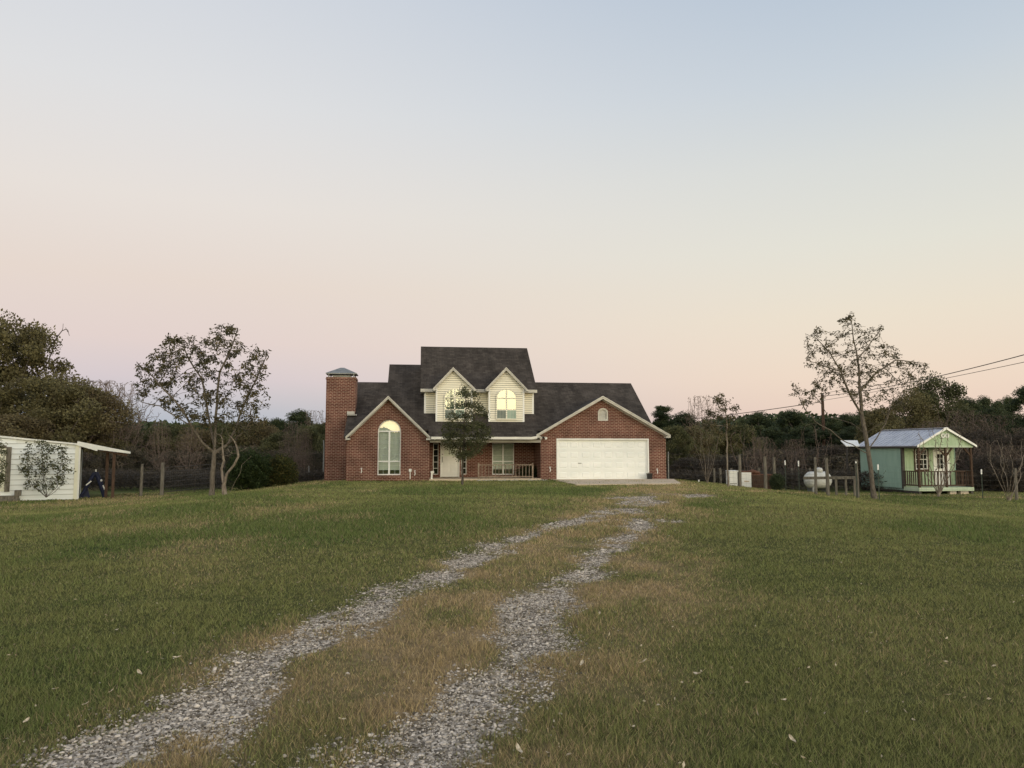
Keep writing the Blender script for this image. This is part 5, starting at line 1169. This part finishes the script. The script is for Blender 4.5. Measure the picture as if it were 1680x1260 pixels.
def bgtree(key, px, top, Y, wpx, label, name, cat='tree', group=None, sink=0.0, m=None):
    tm, lm, H_, R_ = PROTO[key]; x = at(px, 738, Y).x; g = float(gz(x, Y)) - sink; hh = at(px, top, Y).z - g; s = wpx / FPX * Y / (2 * R_); bi[0] += 1
    r = empty(name, (x, Y, g), bi[0] * 2.39996); r.scale = (s, s * 1.0, hh / H_ / 1.04); tag(r, label, cat, group)
    for o in (tm, lm):
        if o:
            c = o.copy(); C.objects.link(c); c.parent = r
            if m and o is lm: c.material_slots[0].link = 'OBJECT'; c.material_slots[0].material = M[m]
    return r
# left of the house
bgtree('oak', 8, 517, 60, 178, 'tallest tree, a big olive-leaved oak at the left edge', 'oak_tree')
bgtree('oak', -60, 560, 58, 190, 'big oak cut by the left edge behind the white shed', 'oak_tree')
bgtree('oak', 70, 612, 56, 170, 'wide dark oak directly behind the white shed', 'oak_tree', m='oliveleaf')
bgtree('oak2', 118, 622, 54, 150, 'broad olive-brown tree behind the lean-to roof', 'oak_tree', m='oliveleaf')
bgtree('bare', 146, 622, 64, 150, 'bare crown of fine twigs rising behind the oaks on the left', 'bare_tree')
bgtree('bare', 180, 626, 62, 120, 'bare twiggy tree sloping down toward the gap of blue sky', 'bare_tree')
bgtree('brown', 156, 640, 55, 120, 'russet-leaved tree right of the broad olive tree', 'autumn_tree')
bgtree('barew', 198, 668, 56, 90, 'grey-brown twiggy tree at the end of the left tree group', 'bare_tree')
bgtree('brown', 20, 680, 50, 130, 'dark brown thicket tree low behind the shed roof', 'autumn_tree')
lab_s = 'low scrub tree in the hedge behind the left field gate'
spec = [('green', 232, 708, 62, 84), ('scrub', 212, 736, 52, 70), ('green', 268, 702, 60, 90), ('green', 300, 697, 62, 76), ('brown', 330, 706, 60, 90), ('scrub', 290, 740, 54, 90), ('green', 362, 698, 62, 84), ('green', 392, 694, 60, 84), ('scrub', 350, 742, 54, 90), ('brown', 425, 692, 60, 84), ('green', 520, 698, 58, 64), ('green', 500, 700, 56, 64), ('green', 460, 712, 55, 70), ('scrub', 470, 738, 52, 80), ('green', 540, 700, 60, 50), ('scrub', 515, 742, 50, 60), ('scrub', 420, 742, 52, 70), ('scrub', 180, 738, 50, 70), ('dscrub', 130, 742, 50, 80)]
for i, (k_, px, tp_, Y, w_) in enumerate(spec): bgtree(k_, px, tp_, Y, w_, lab_s, 'scrub_tree', group='scrub trees behind the left field gate')
bgtree('rpine', 455, 686, 70, 55, 'dark round-topped pine behind the left bushes', 'pine_tree'); bgtree('rpine', 490, 672, 72, 62, 'tallest dark rounded tree left of the chimney', 'pine_tree')
bgtree('rpine', 400, 694, 76, 60, 'dark pine showing behind the slender left tree', 'pine_tree'); bgtree('pine', 534, 692, 66, 40, 'pine half hidden by the brick chimney', 'pine_tree'); bgtree('bare', 516, 672, 60, 50, 'thin bare tree just left of the chimney', 'bare_tree')
# right of the house
bgtree('pine', 1088, 664, 62, 62, 'dark pine touching the right slope of the garage roof', 'pine_tree'); bgtree('rpine', 1122, 676, 64, 66, 'dense dark tree right of the garage gable', 'pine_tree')
bgtree('green', 1108, 700, 54, 60, 'dark green undergrowth tree at the garage corner', 'scrub_tree'); bgtree('brown', 1140, 700, 56, 70, 'brownish tree behind the vase-shaped shrub', 'autumn_tree')
bgtree('bare', 1150, 648, 62, 62, 'bare tree with clear sky showing behind the vase-shaped shrub', 'bare_tree'); bgtree('green', 1182, 712, 58, 80, 'yellow-green tree directly behind the thin sapling', 'scrub_tree', m='oliveleaf')
bgtree('green', 1215, 698, 58, 70, 'olive bush tree left of the dark pine row', 'scrub_tree')
pl_ = [(1246, 675, 78, 66), (1222, 686, 84, 50), (1276, 690, 86, 52), (1300, 672, 80, 74), (1332, 686, 84, 58), (1268, 700, 70, 60), (1318, 700, 70, 70), (1362, 684, 80, 64), (1392, 678, 82, 60), (1420, 672, 84, 60), (1450, 682, 80, 60), (1350, 704, 68, 70), (1400, 700, 68, 70)]
for px, tp_, Y, w_ in pl_: bgtree('rpine', px, tp_, Y, w_, 'dark pine in the row behind the fence between sapling and cabin', 'pine_tree', group='dark pines behind the right fence')
for px, tp_, Y, w_ in [(1240, 742, 54, 70), (1280, 738, 56, 80), (1320, 736, 55, 80), (1360, 730, 56, 90), (1400, 728, 56, 90), (1200, 748, 50, 60), (1130, 750, 50, 70), (1168, 752, 50, 60)]: bgtree('dscrub', px, tp_, Y, w_, 'low dark thicket bush below the pine row', 'thicket_bush', 'bush', 'dark thicket bushes below the pine row')
bgtree('oak2', 1542, 617, 62, 112, 'large dark oak rising above the cabin roof', 'oak_tree'); bgtree('oak2', 1496, 640, 60, 92, 'olive oak behind the leaning slender tree', 'oak_tree', m='oliveleaf'); bgtree('green', 1450, 672, 56, 90, 'yellow-green tree behind the cabin roof', 'scrub_tree', m='oliveleaf')
for px, tp_, Y, w_ in [(1590, 652, 66, 60), (1618, 650, 68, 50), (1642, 656, 72, 46), (1660, 650, 74, 46), (1630, 668, 60, 70)]: bgtree('rpine', px, tp_, Y, w_, 'pine in the group right of the large oak', 'pine_tree', group='pines right of the large oak')
bgtree('rpine', 1690, 632, 52, 70, 'very dark pine cut by the right edge', 'pine_tree')
for px, tp_, Y, w_ in [(1530, 690, 54, 90), (1580, 672, 55, 100), (1632, 680, 54, 100), (1672, 700, 50, 80), (1600, 720, 49, 90), (1650, 730, 47, 80), (1480, 700, 56, 80)]: bgtree('barew', px, tp_, Y, w_, 'bare brown thicket tree behind and right of the cabin', 'bare_tree', group='bare thicket trees behind the cabin')
for px, tp_, Y, w_ in [(1560, 700, 52, 100), (1610, 704, 52, 100), (1660, 715, 50, 100), (1700, 700, 48, 90), (1625, 745, 46, 90), (1670, 752, 45, 80), (1500, 712, 54, 90), (1450, 720, 56, 80)]: bgtree('dscrub', px, tp_, Y, w_, 'dark brown scrub mass right of the cabin', 'thicket_bush', 'bush', 'dark scrub around the cabin')
for px, tp_, Y, w_, lb in [(262, 690, 50, 34, 'thin bare pole-like tree behind the left gate'), (312, 700, 49, 44, 'small bare tree in the hedge right behind the slender tree'), (478, 690, 49, 38, 'slim bare tree above the yellowish bush'), (500, 702, 48, 30, 'slim bare tree halfway between the bushes and the chimney'), (1300, 720, 49, 44, 'slim bare tree behind the pair of white-tipped posts'), (1250, 716, 48, 50, 'slim bare tree behind the close wooden posts')]: bgtree('bare', px, tp_, Y, w_, lb, 'bare_tree')
# the trees across the road, seen only mirrored in the dormer windows
for x_, y_, h_, w_, k_, lb in [(14.5, -60, 13.5, 9, 'barew', 'oak standing across from the house, mirrored in the left dormer window'), (28.5, -62, 13, 4.5, 'pine', 'narrow pine standing across from the house, mirrored in the right dormer window'), (20.5, -64, 10.2, 3.0, 'pine', 'low pine standing across from the house, mirrored in the right dormer window')]:
    tm, lm, H_, R_ = PROTO[k_]; r = empty('roadside_tree', (x_, y_, 0)); r.scale = (w_ / 2 / R_, w_ / 2 / R_, h_ / H_); tag(r, lb, 'tree')
    for o in (tm, lm): c = o.copy(); C.objects.link(c); c.parent = r
# far woods: one mass nobody could count, all round the horizon in view; and the woods across the road behind the camera
def woods(name, label, x0, x1, Yc, Yj, hmean, hj, n, ls, m, seed, zoff=None):
    rng = np.random.RandomState(seed); x = rng.uniform(x0, x1, n); y = Yc + rng.uniform(-Yj, Yj, n); g = gz(x, y)
    top = hmean + hj * (fbm(x * .06 + seed, y * 0 + 3, seed, 4) - .5) * 2 + hj * .5 * (fbm(x * .45, y * 0, seed + 4, 2) - .5); t = rng.rand(n) ** .6
    pos = np.stack([x, y, g + (top - g) * t], 1); V, F = leaf_cards(pos, ls[0], ls[1], rng, -.1, jit=.9); o = npmesh(name, V, F, M[m], None, rndattr(len(F), rng, 4)); tag(o, label, 'woods', kind='stuff'); return o
woods('far_woods', 'dark wooded ridge low on the horizon beyond all the nearer trees', -230, -40, 215, 12, 8.0, 1.2, 60000, (1.5, .6), 'pineleaf', 61)
woods('far_woods', 'distant dark wood filling the gaps behind the right-hand trees', 10, 150, 120, 12, 5.6, 1.8, 60000, (.8, .3), 'pineleaf', 62)
woods('undergrowth', 'brown undergrowth filling the hedge line behind the fences', -46, 46, 57, 4, 0.6, 1.5, 80000, (.22, .06), 'thicket', 63)
woods('green_undergrowth', 'olive brambles mixed through the hedge line left of the house', -46, -4, 54, 4, 0.4, 1.6, 50000, (.22, .07), 'greenleaf', 65)
woods('tall_weeds', 'dark dry weeds standing beyond the left fence', -44, -10.5, 47, 3.2, 0.25, .35, 46000, (.30, .02), 'darkthicket', 66)
woods('tall_weeds', 'dark dry weeds standing beyond the right fence', 8.5, 44, 47.5, 2.6, 0.15, .35, 46000, (.30, .02), 'darkthicket', 67)
woods('roadside_woods', 'wooded skyline opposite the house', -160, 160, -70, 10, 3.6, 1.2, 24000, (1.8, .8), 'greenleaf', 64)
# ================================================================== fences
def wpost(px, top, base, Y, r, label, m='wood', name='fence_post', group=None, k=10):
    b = at(px, base, Y); g = float(gz(b.x, Y)); h = at(px, top, Y).z - g; rng = random.Random(int(px)); mb = MB()
    mb.tube([(0, 0, -.3), (0.01, 0, h * .4), (rng.uniform(-.02, .02), 0, h * .8), (rng.uniform(-.02, .02), 0, h)], [r * 1.08, r, r * .97, r * .93], k)
    o = mb.build(name, M[m], None); o.location = (b.x, Y, g); tag(o, label, 'post', group); return o
YF = 41.5
fence_posts = [(1096.5, 741, 788, 42.6, .055, 'tall grey metal post at the right corner of the garage', 'galv'),
 (1214, 746, 796, 40.6, .10, 'wooden post between the white boxes', 'wood'), (1256, 749, 798, 40.6, .11, 'darker of the two close wooden posts near the conifer seedling', 'wood'), (1271, 750, 797, 40.9, .10, 'paler of the two close wooden posts behind the conifer seedling', 'wood'),
 (1338.5, 750, 804, 39.6, .09, 'dark wooden post in front of the middle of the gas tank', 'wood'), (1358, 751, 805, 39.2, .11, 'pale wooden post at the right end of the gas tank', 'wood'), (1407, 754, 810, 38.6, .10, 'weathered post beside the left wall of the cabin', 'wood'),
 (1668, 768, 822, 37.6, .09, 'post beside the tangled shrub at the right edge', 'wood'),
 (231, 761, 808, 39.0, .095, 'pale round wooden post left of the field gate', 'wood'), (265, 759, 807, 39.2, .12, 'thick wooden gate post holding the field gate', 'wood')]
for px, t_, b_, Y, r_, lb, m_ in fence_posts: wpost(px, t_, b_, Y, r_ * .78, lb, m_)
def tpost(px, top, wt, Y, lab):
    x = at(px, 790, Y).x; g = float(gz(x, Y)); h = at(px, top, Y).z - g; zt_ = at(px, wt, Y).z - g; t = empty('metal_post', (x, Y, g)); tag(t, lab, 'post')
    mb = MB(); mb.box(-.02, -.006, -.2, .02, .006, zt_); mb.box(-.006, .006, -.2, .006, .035, zt_); mb.build('shaft', M['post'], t)
    mb = MB(); mb.box(-.028, -.012, zt_, .028, .03, h); mb.build('white_tip', M['white'], t)
tpost(1289, 755.5, 763, 40.6, 'thin steel post with white tip, left of the pair by the pines'); tpost(1311, 756, 765, 40.2, 'thin steel post with white tip, right of the pair by the pines'); tpost(1441.5, 762, 771, 36.8, 'steel post with white tip in front of the cabin side wall')
tpost(1611, 770, 778, 38.4, 'steel post with white tip right of the cabin'); tpost(1405.5, 757, 760, 38.2, 'short white-capped steel post by the weathered post'); tpost(1146.5, 787, 793, 42.0, 'short white marker stake at the foot of the vase-shaped shrub')
def strand_fence(name, label, pts, rows, r=.006, group=None, verts=0):
    """wire strands running through (px, Y, top_py)"""
    mb = MB(); P = []
    for px, Y, tp_ in pts: x = at(px, 790, Y).x; g = float(gz(x, Y)); P.append((x, Y, g, at(px, tp_, Y).z - g))
    for (x0, y0, g0, h0), (x1, y1, g1_, h1) in zip(P[:-1], P[1:]):
        for i in range(rows):
            f = (i + 1) / rows
            a = Vector((x0, y0, g0 + h0 * f)); b = Vector((x1, y1, g1_ + h1 * f)); m_ = a.lerp(b, .5); m_.z -= .012
            mb.tube([a, m_, b], r, 4, False)
        n = int((Vector((x1, y1, 0)) - Vector((x0, y0, 0))).length / .3) if verts else 0
        for j in range(1, n): t = j / n; xx_, yy_ = x0 + (x1 - x0) * t, y0 + (y1 - y0) * t; g = g0 + (g1_ - g0) * t; mb.tube([(xx_, yy_, g), (xx_, yy_, g + (h0 + (h1 - h0) * t) * .93)], r * .55, 3, False)
    o = mb.build(name, M['wire'], None, fix=False); tag(o, label, 'fence'); return o
strand_fence('wire_fence', 'wire fence strung between the posts from the garage to the cabin', [(1096.5, 42.6, 745), (1214, 40.6, 750), (1256, 40.6, 752), (1271, 40.9, 753), (1338.5, 39.6, 754), (1358, 39.2, 755), (1407, 38.6, 760)], 7, .0035, verts=1)
strand_fence('wire_fence', 'wire fence right of the cabin running out of the picture', [(1441.5, 36.8, 765), (1611, 38.4, 773), (1668, 37.6, 772), (1740, 37.0, 776)], 6, .0035, verts=1)
strand_fence('wire_fence', 'low wire fence between the bushes and the chimney', [(470, 45, 768), (506, 45, 768), (534, 45, 766)], 6, .0035, verts=1)
strand_fence('wire_fence', 'wire fence left of the field gate running behind the lean-to', [(140, 41, 768), (200, 40.5, 768), (231, 39, 768), (265, 39.2, 768)], 6, .0035, verts=1)
wpost(506, 764, 795, 45, .03, 'thin steel stake left of the chimney', 'galv'); wpost(530, 722, 795, 45.2, .045, 'tall thin pipe close to the left of the chimney', 'galv')
# steel field gate
Yg = 39.4; gl, gr2 = at(269, 790, Yg).x, at(368, 790, 42.5).x; g0 = float(gz(gl, Yg)); gt = empty('field_gate', (gl, Yg, g0), math.atan2(3.1, gr2 - gl)); Lg = Vector((gr2 - gl, 3.1, 0)).length; tag(gt, 'dark tubular steel field gate left of the slender tree', 'gate')
hgt = at(300, 767, Yg).z - g0; mb = MB()
for f in (.12, .3, .48, .66, .84, 1.0): mb.tube([(0, 0, hgt * f), (Lg, 0, hgt * f + .15)], .016, 8)
for f in (0, .5, 1): mb.tube([(Lg * f, 0, .1), (Lg * f, 0, hgt + .15 * f)], .02, 8)
mb.build('gate_frame', M['dark'], gt)
mb = MB()
for i in range(1, 30): mb.tube([(Lg * i / 30, .02, .15), (Lg * i / 30, .02, hgt + .15 * i / 30)], .005, 4, False)
mb.build('mesh_infill', M['wire'], gt, fix=False)
mb = MB(); mb.box(Lg - .02, -.05, hgt * .5, Lg + .15, .05, hgt * .56); mb.build('latch', M['galv'], gt)
# wooden rail fence by the tank
rf = at(1300, 790, 41.0); mb = MB(); a = at(1318, 785, 41.2); b = at(1404, 783.5, 40.2); mb.beam((a.x, a.y, a.z + .02), (b.x, b.y, b.z), .05, .15); rt_ = empty('rail_fence', (a.x, a.y, float(gz(a.x, a.y)))); tag(rt_, 'low board rail fence between the gas tank and the cabin', 'fence')
o = mb.build('rail', M['wood'], rt_); o.location = -rt_.location
for px in (1372, 1388, 1402):
    q = at(px, 790, 40.6); g = float(gz(q.x, q.y)); mb = MB(); mb.box(q.x - .05, q.y, g - .2, q.x + .05, q.y + .08, at(px, 781, 40.6).z); o = mb.build('stake', M['wood'], rt_); o.location = -rt_.location
for px, Y in ((1172, 45), (1182, 45), (1200, 46), (1246, 46), (1330, 47), (1300, 46.5)):
    wpost(px, 768, 800, Y, .07, 'one of the thin grey posts of the far fence beyond the white boxes', 'wood', group='thin posts of the far fence')
# ================================================================== grass blades, gravel stones, dry leaves
def scatter(n, y0, y1, rng, ang=.74):
    y = np.exp(rng.uniform(np.log(y0), np.log(y1), n)); x = rng.uniform(-1, 1, n) * ang * (y + 1.0); return x, y
def house_mask(x, y):
    """True where grass may grow"""
    lx_ = (x - O_.x) * ca + (y - O_.y) * sa; ly_ = -(x - O_.x) * sa + (y - O_.y) * ca
    inside = (lx_ > xG0 - .02) & (lx_ < xA1 + .02) & (ly_ > -.02)
    ap = (lx_ > hx(905) - (-ly_) * 0 ) & (lx_ < hx(1106)) & (ly_ > -2.2) & (lx_ > hx(905) + (-ly_ - .6) * .55)
    rx_, rz2 = (x - c0.x) * cc + (y - c0.y) * cs, -(x - c0.x) * cs + (y - c0.y) * cc
    cabin = (rx_ > 0) & (rx_ < CW) & (rz2 > 0.1)
    shed = (x < wb.location.x + .02) & (y > LY)
    return ~(inside | ap | cabin | shed)
def ground_z(x, y): 
    g, _, _ = masks(x, y); return gz(x, y) + (fbm(x * 1.3, y * 1.3, 71, 4) - 0.5) * 0.05 - 0.03 * g
def blades(n, y0, y1, seed, wk=.00054, hbase=.034):
    rng = np.random.RandomState(seed); x, y = scatter(n, y0, y1, rng); ok = house_mask(x, y); x, y = x[ok], y[ok]
    g, d, gr = masks(x, y); keep = rng.rand(len(x)) > g * 1.1 - .02; x, y, g, d, gr = x[keep], y[keep], g[keep], d[keep], gr[keep]; n = len(x)
    h = hbase * (.55 + .9 * rng.rand(n)) * (1 + .5 * d * (fbm(x * .9, y * .9, 81, 3) > .45) + .35 * gr) * (1 - .55 * np.clip(g * 2, 0, 1))
    h *= .45 + 1.15 * fbm(x * 2.5, y * 2.5, 85, 3)
    wv = wk * np.maximum(y, 4.0) * (.7 + .6 * rng.rand(n)); a = rng.rand(n) * 2 * pi; ln = rng.normal(0, .55, (n, 2)) * h[:, None]
    z = ground_z(x, y) - .006; ux, uy = np.cos(a) * wv, np.sin(a) * wv
    V = np.stack([np.stack([x - ux, y - uy, z], 1), np.stack([x + ux, y + uy, z], 1), np.stack([x + ln[:, 0], y + ln[:, 1], z + h], 1)], 1).reshape(-1, 3)
    dd = (rng.rand(n) < d * .95) * 1.0; c = grass_colour(x, y, np.clip(dd * .75 + .12 * rng.rand(n), 0, 1), gr); c = c * (.5 + 1.15 * rng.rand(n))[:, None]
    st = rng.rand(n) < .07; c[st] = np.array([.26, .21, .12]) * (.6 + .6 * rng.rand(st.sum()))[:, None]
    c4 = np.concatenate([c * 1.12, np.ones((n, 1))], 1); return V, np.repeat(c4, 3, 0)
V1, c1_ = blades(430000, 2.9, 14, 91); V2, c2_ = blades(330000, 14, 44, 92, hbase=.048)
V = np.concatenate([V1, V2]); cc_ = np.concatenate([c1_, c2_])
M['grass'] = attr_mat('grass_blade', 'col', .75, .15, .3)
o = npmesh('grass', V, np.arange(len(V)).reshape(-1, 3), M['grass'], None, [('col', 'FLOAT_COLOR', cc_)]); tag(o, 'short autumn lawn grass, green with dry brown patches', 'grass', kind='stuff')
# gravel
ico = bmesh.new(); bmesh.ops.create_icosphere(ico, subdivisions=1, radius=1.0); IV = np.array([v.co[:] for v in ico.verts]); IF = np.array([[v.index for v in f.verts] for f in ico.faces]); ico.free()
rng = np.random.RandomState(95); x, y = scatter(950000, 3.0, 36, rng, .62); g, d, gr = masks(x, y)
far = sst(30, 10, y); keep = (g ** 1.3 > .04 + .9 * rng.rand(len(x))) & house_mask(x, y) ; x, y, g = x[keep], y[keep], g[keep]
stray_x, stray_y = scatter(9000, 3.2, 20, rng, .6); sg, _, _ = masks(stray_x, stray_y); vl, dl = path_d(stray_x, stray_y, TR_L); vr, dr = path_d(stray_x, stray_y, TR_R); k2 = (np.minimum(dl, dr) < .45) & (rng.rand(9000) < .5); x = np.concatenate([x, stray_x[k2]]); y = np.concatenate([y, stray_y[k2]]); n = len(x)
print('STONES', n)
s = np.clip(rng.lognormal(-4.85, .42, n), .004, .024) * np.clip(y / 11, .80, 1.35); Z = ground_z(x, y)
q = rng.rand(n, 3) * 2 * pi; jit = 1 + .36 * (rng.rand(n, len(IV)) - .5) * 2; ax = np.stack([.8 + .8 * rng.rand(n), .65 + .5 * rng.rand(n), .45 + .35 * rng.rand(n)], 1)
P = IV[None] * jit[:, :, None] * ax[:, None, :] * s[:, None, None]
ct, st_ = np.cos(q[:, 0])[:, None], np.sin(q[:, 0])[:, None]; cu, su = np.cos(.7 * np.sin(q[:, 1]))[:, None], np.sin(.7 * np.sin(q[:, 1]))[:, None]
X1 = P[:, :, 0]; Y1 = P[:, :, 1] * cu - P[:, :, 2] * su; Z1 = P[:, :, 1] * su + P[:, :, 2] * cu
V = np.stack([X1 * ct - Y1 * st_ + x[:, None], X1 * st_ + Y1 * ct + y[:, None], Z1 + (Z + s * .1)[:, None]], 2).reshape(-1, 3)
F = (IF[None] + (np.arange(n) * len(IV))[:, None, None]).reshape(-1, 3)
tone = np.where(rng.rand(n) < .40, rng.beta(5, 2, n), rng.beta(1.2, 3.2, n)); base_c = np.array([.07, .058, .042])[None] * (1 - tone[:, None]) + np.array([.70, .62, .53])[None] * tone[:, None]
M['gravel'] = attr_mat('gravel_stone', 'col', .85, .2)
o = npmesh('gravel', V, F, M['gravel'], None, [('col', 'FLOAT_COLOR', np.repeat(np.concatenate([base_c, np.ones((n, 1))], 1), len(IV), 0))]); tag(o, 'pale crushed stone filling the two wheel tracks of the drive', 'gravel', kind='stuff')
# crumbs of leaf and straw strewn through the grass
rng = np.random.RandomState(97); x, y = scatter(700, 3.2, 26, rng, .66); n = len(x); P = np.stack([x, y, ground_z(x, y) + .028], 1); V, F = leaf_cards(P, .030, .006, rng, .05, jit=1.2)
V[:, 2] = np.maximum(V[:, 2], np.repeat(P[:, 2], 4) - .012); o = npmesh('leaf_litter', V, F, M['deadleaf']); tag(o, 'crumbs of straw and leaf strewn through the lawn', 'leaf litter', kind='stuff')
# dry leaves lying on the grass
bm_ = MB(); nseg = 6
pts = []
for i in range(nseg + 1): t = i / nseg; w_ = .035 * sin(pi * t) ** .7 * (1 - .25 * t) + .001; pts += [(-w_, t * .14 - .07, .012 + .03 * abs(t - .5)), (0, t * .14 - .07, .004 + .025 * abs(t - .5)), (w_, t * .14 - .07, .014 + .03 * abs(t - .5))]
fs = []
for i in range(nseg):
    a = i * 3; fs += [(a, a + 1, a + 4, a + 3), (a + 1, a + 2, a + 5, a + 4)]
bm_.add(pts, fs); lme = bm_.mesh('dry_leaf'); lme.materials.append(M['deadleaf'])
for i, (px, py) in enumerate([(984, 1015), (1118, 1136), (1056, 1098), (1286, 1166), (1145, 1120), (228, 1118), (90, 1146), (140, 1172), (42, 1200), (490, 963), (290, 1092), (955, 1102), (1300, 1230), (850, 1252), (560, 1200), (1190, 1010), (182, 1150), (560, 900), (1430, 1050), (1500, 1200), (1380, 930)]):
    p_ = ground(px, py); o = bpy.data.objects.new('dry_leaf', lme); C.objects.link(o); s_ = rs.uniform(.3, .6); o.location = (p_.x, p_.y, p_.z + .045); o.scale = (s_ * .8, s_, s_ * 1.2); o.rotation_euler = (rs.uniform(-.4, .4), rs.uniform(-.4, .4), rs.uniform(0, 6)); tag(o, 'pale dry leaf lying on the lawn', 'leaf', 'dry leaves on the lawn')
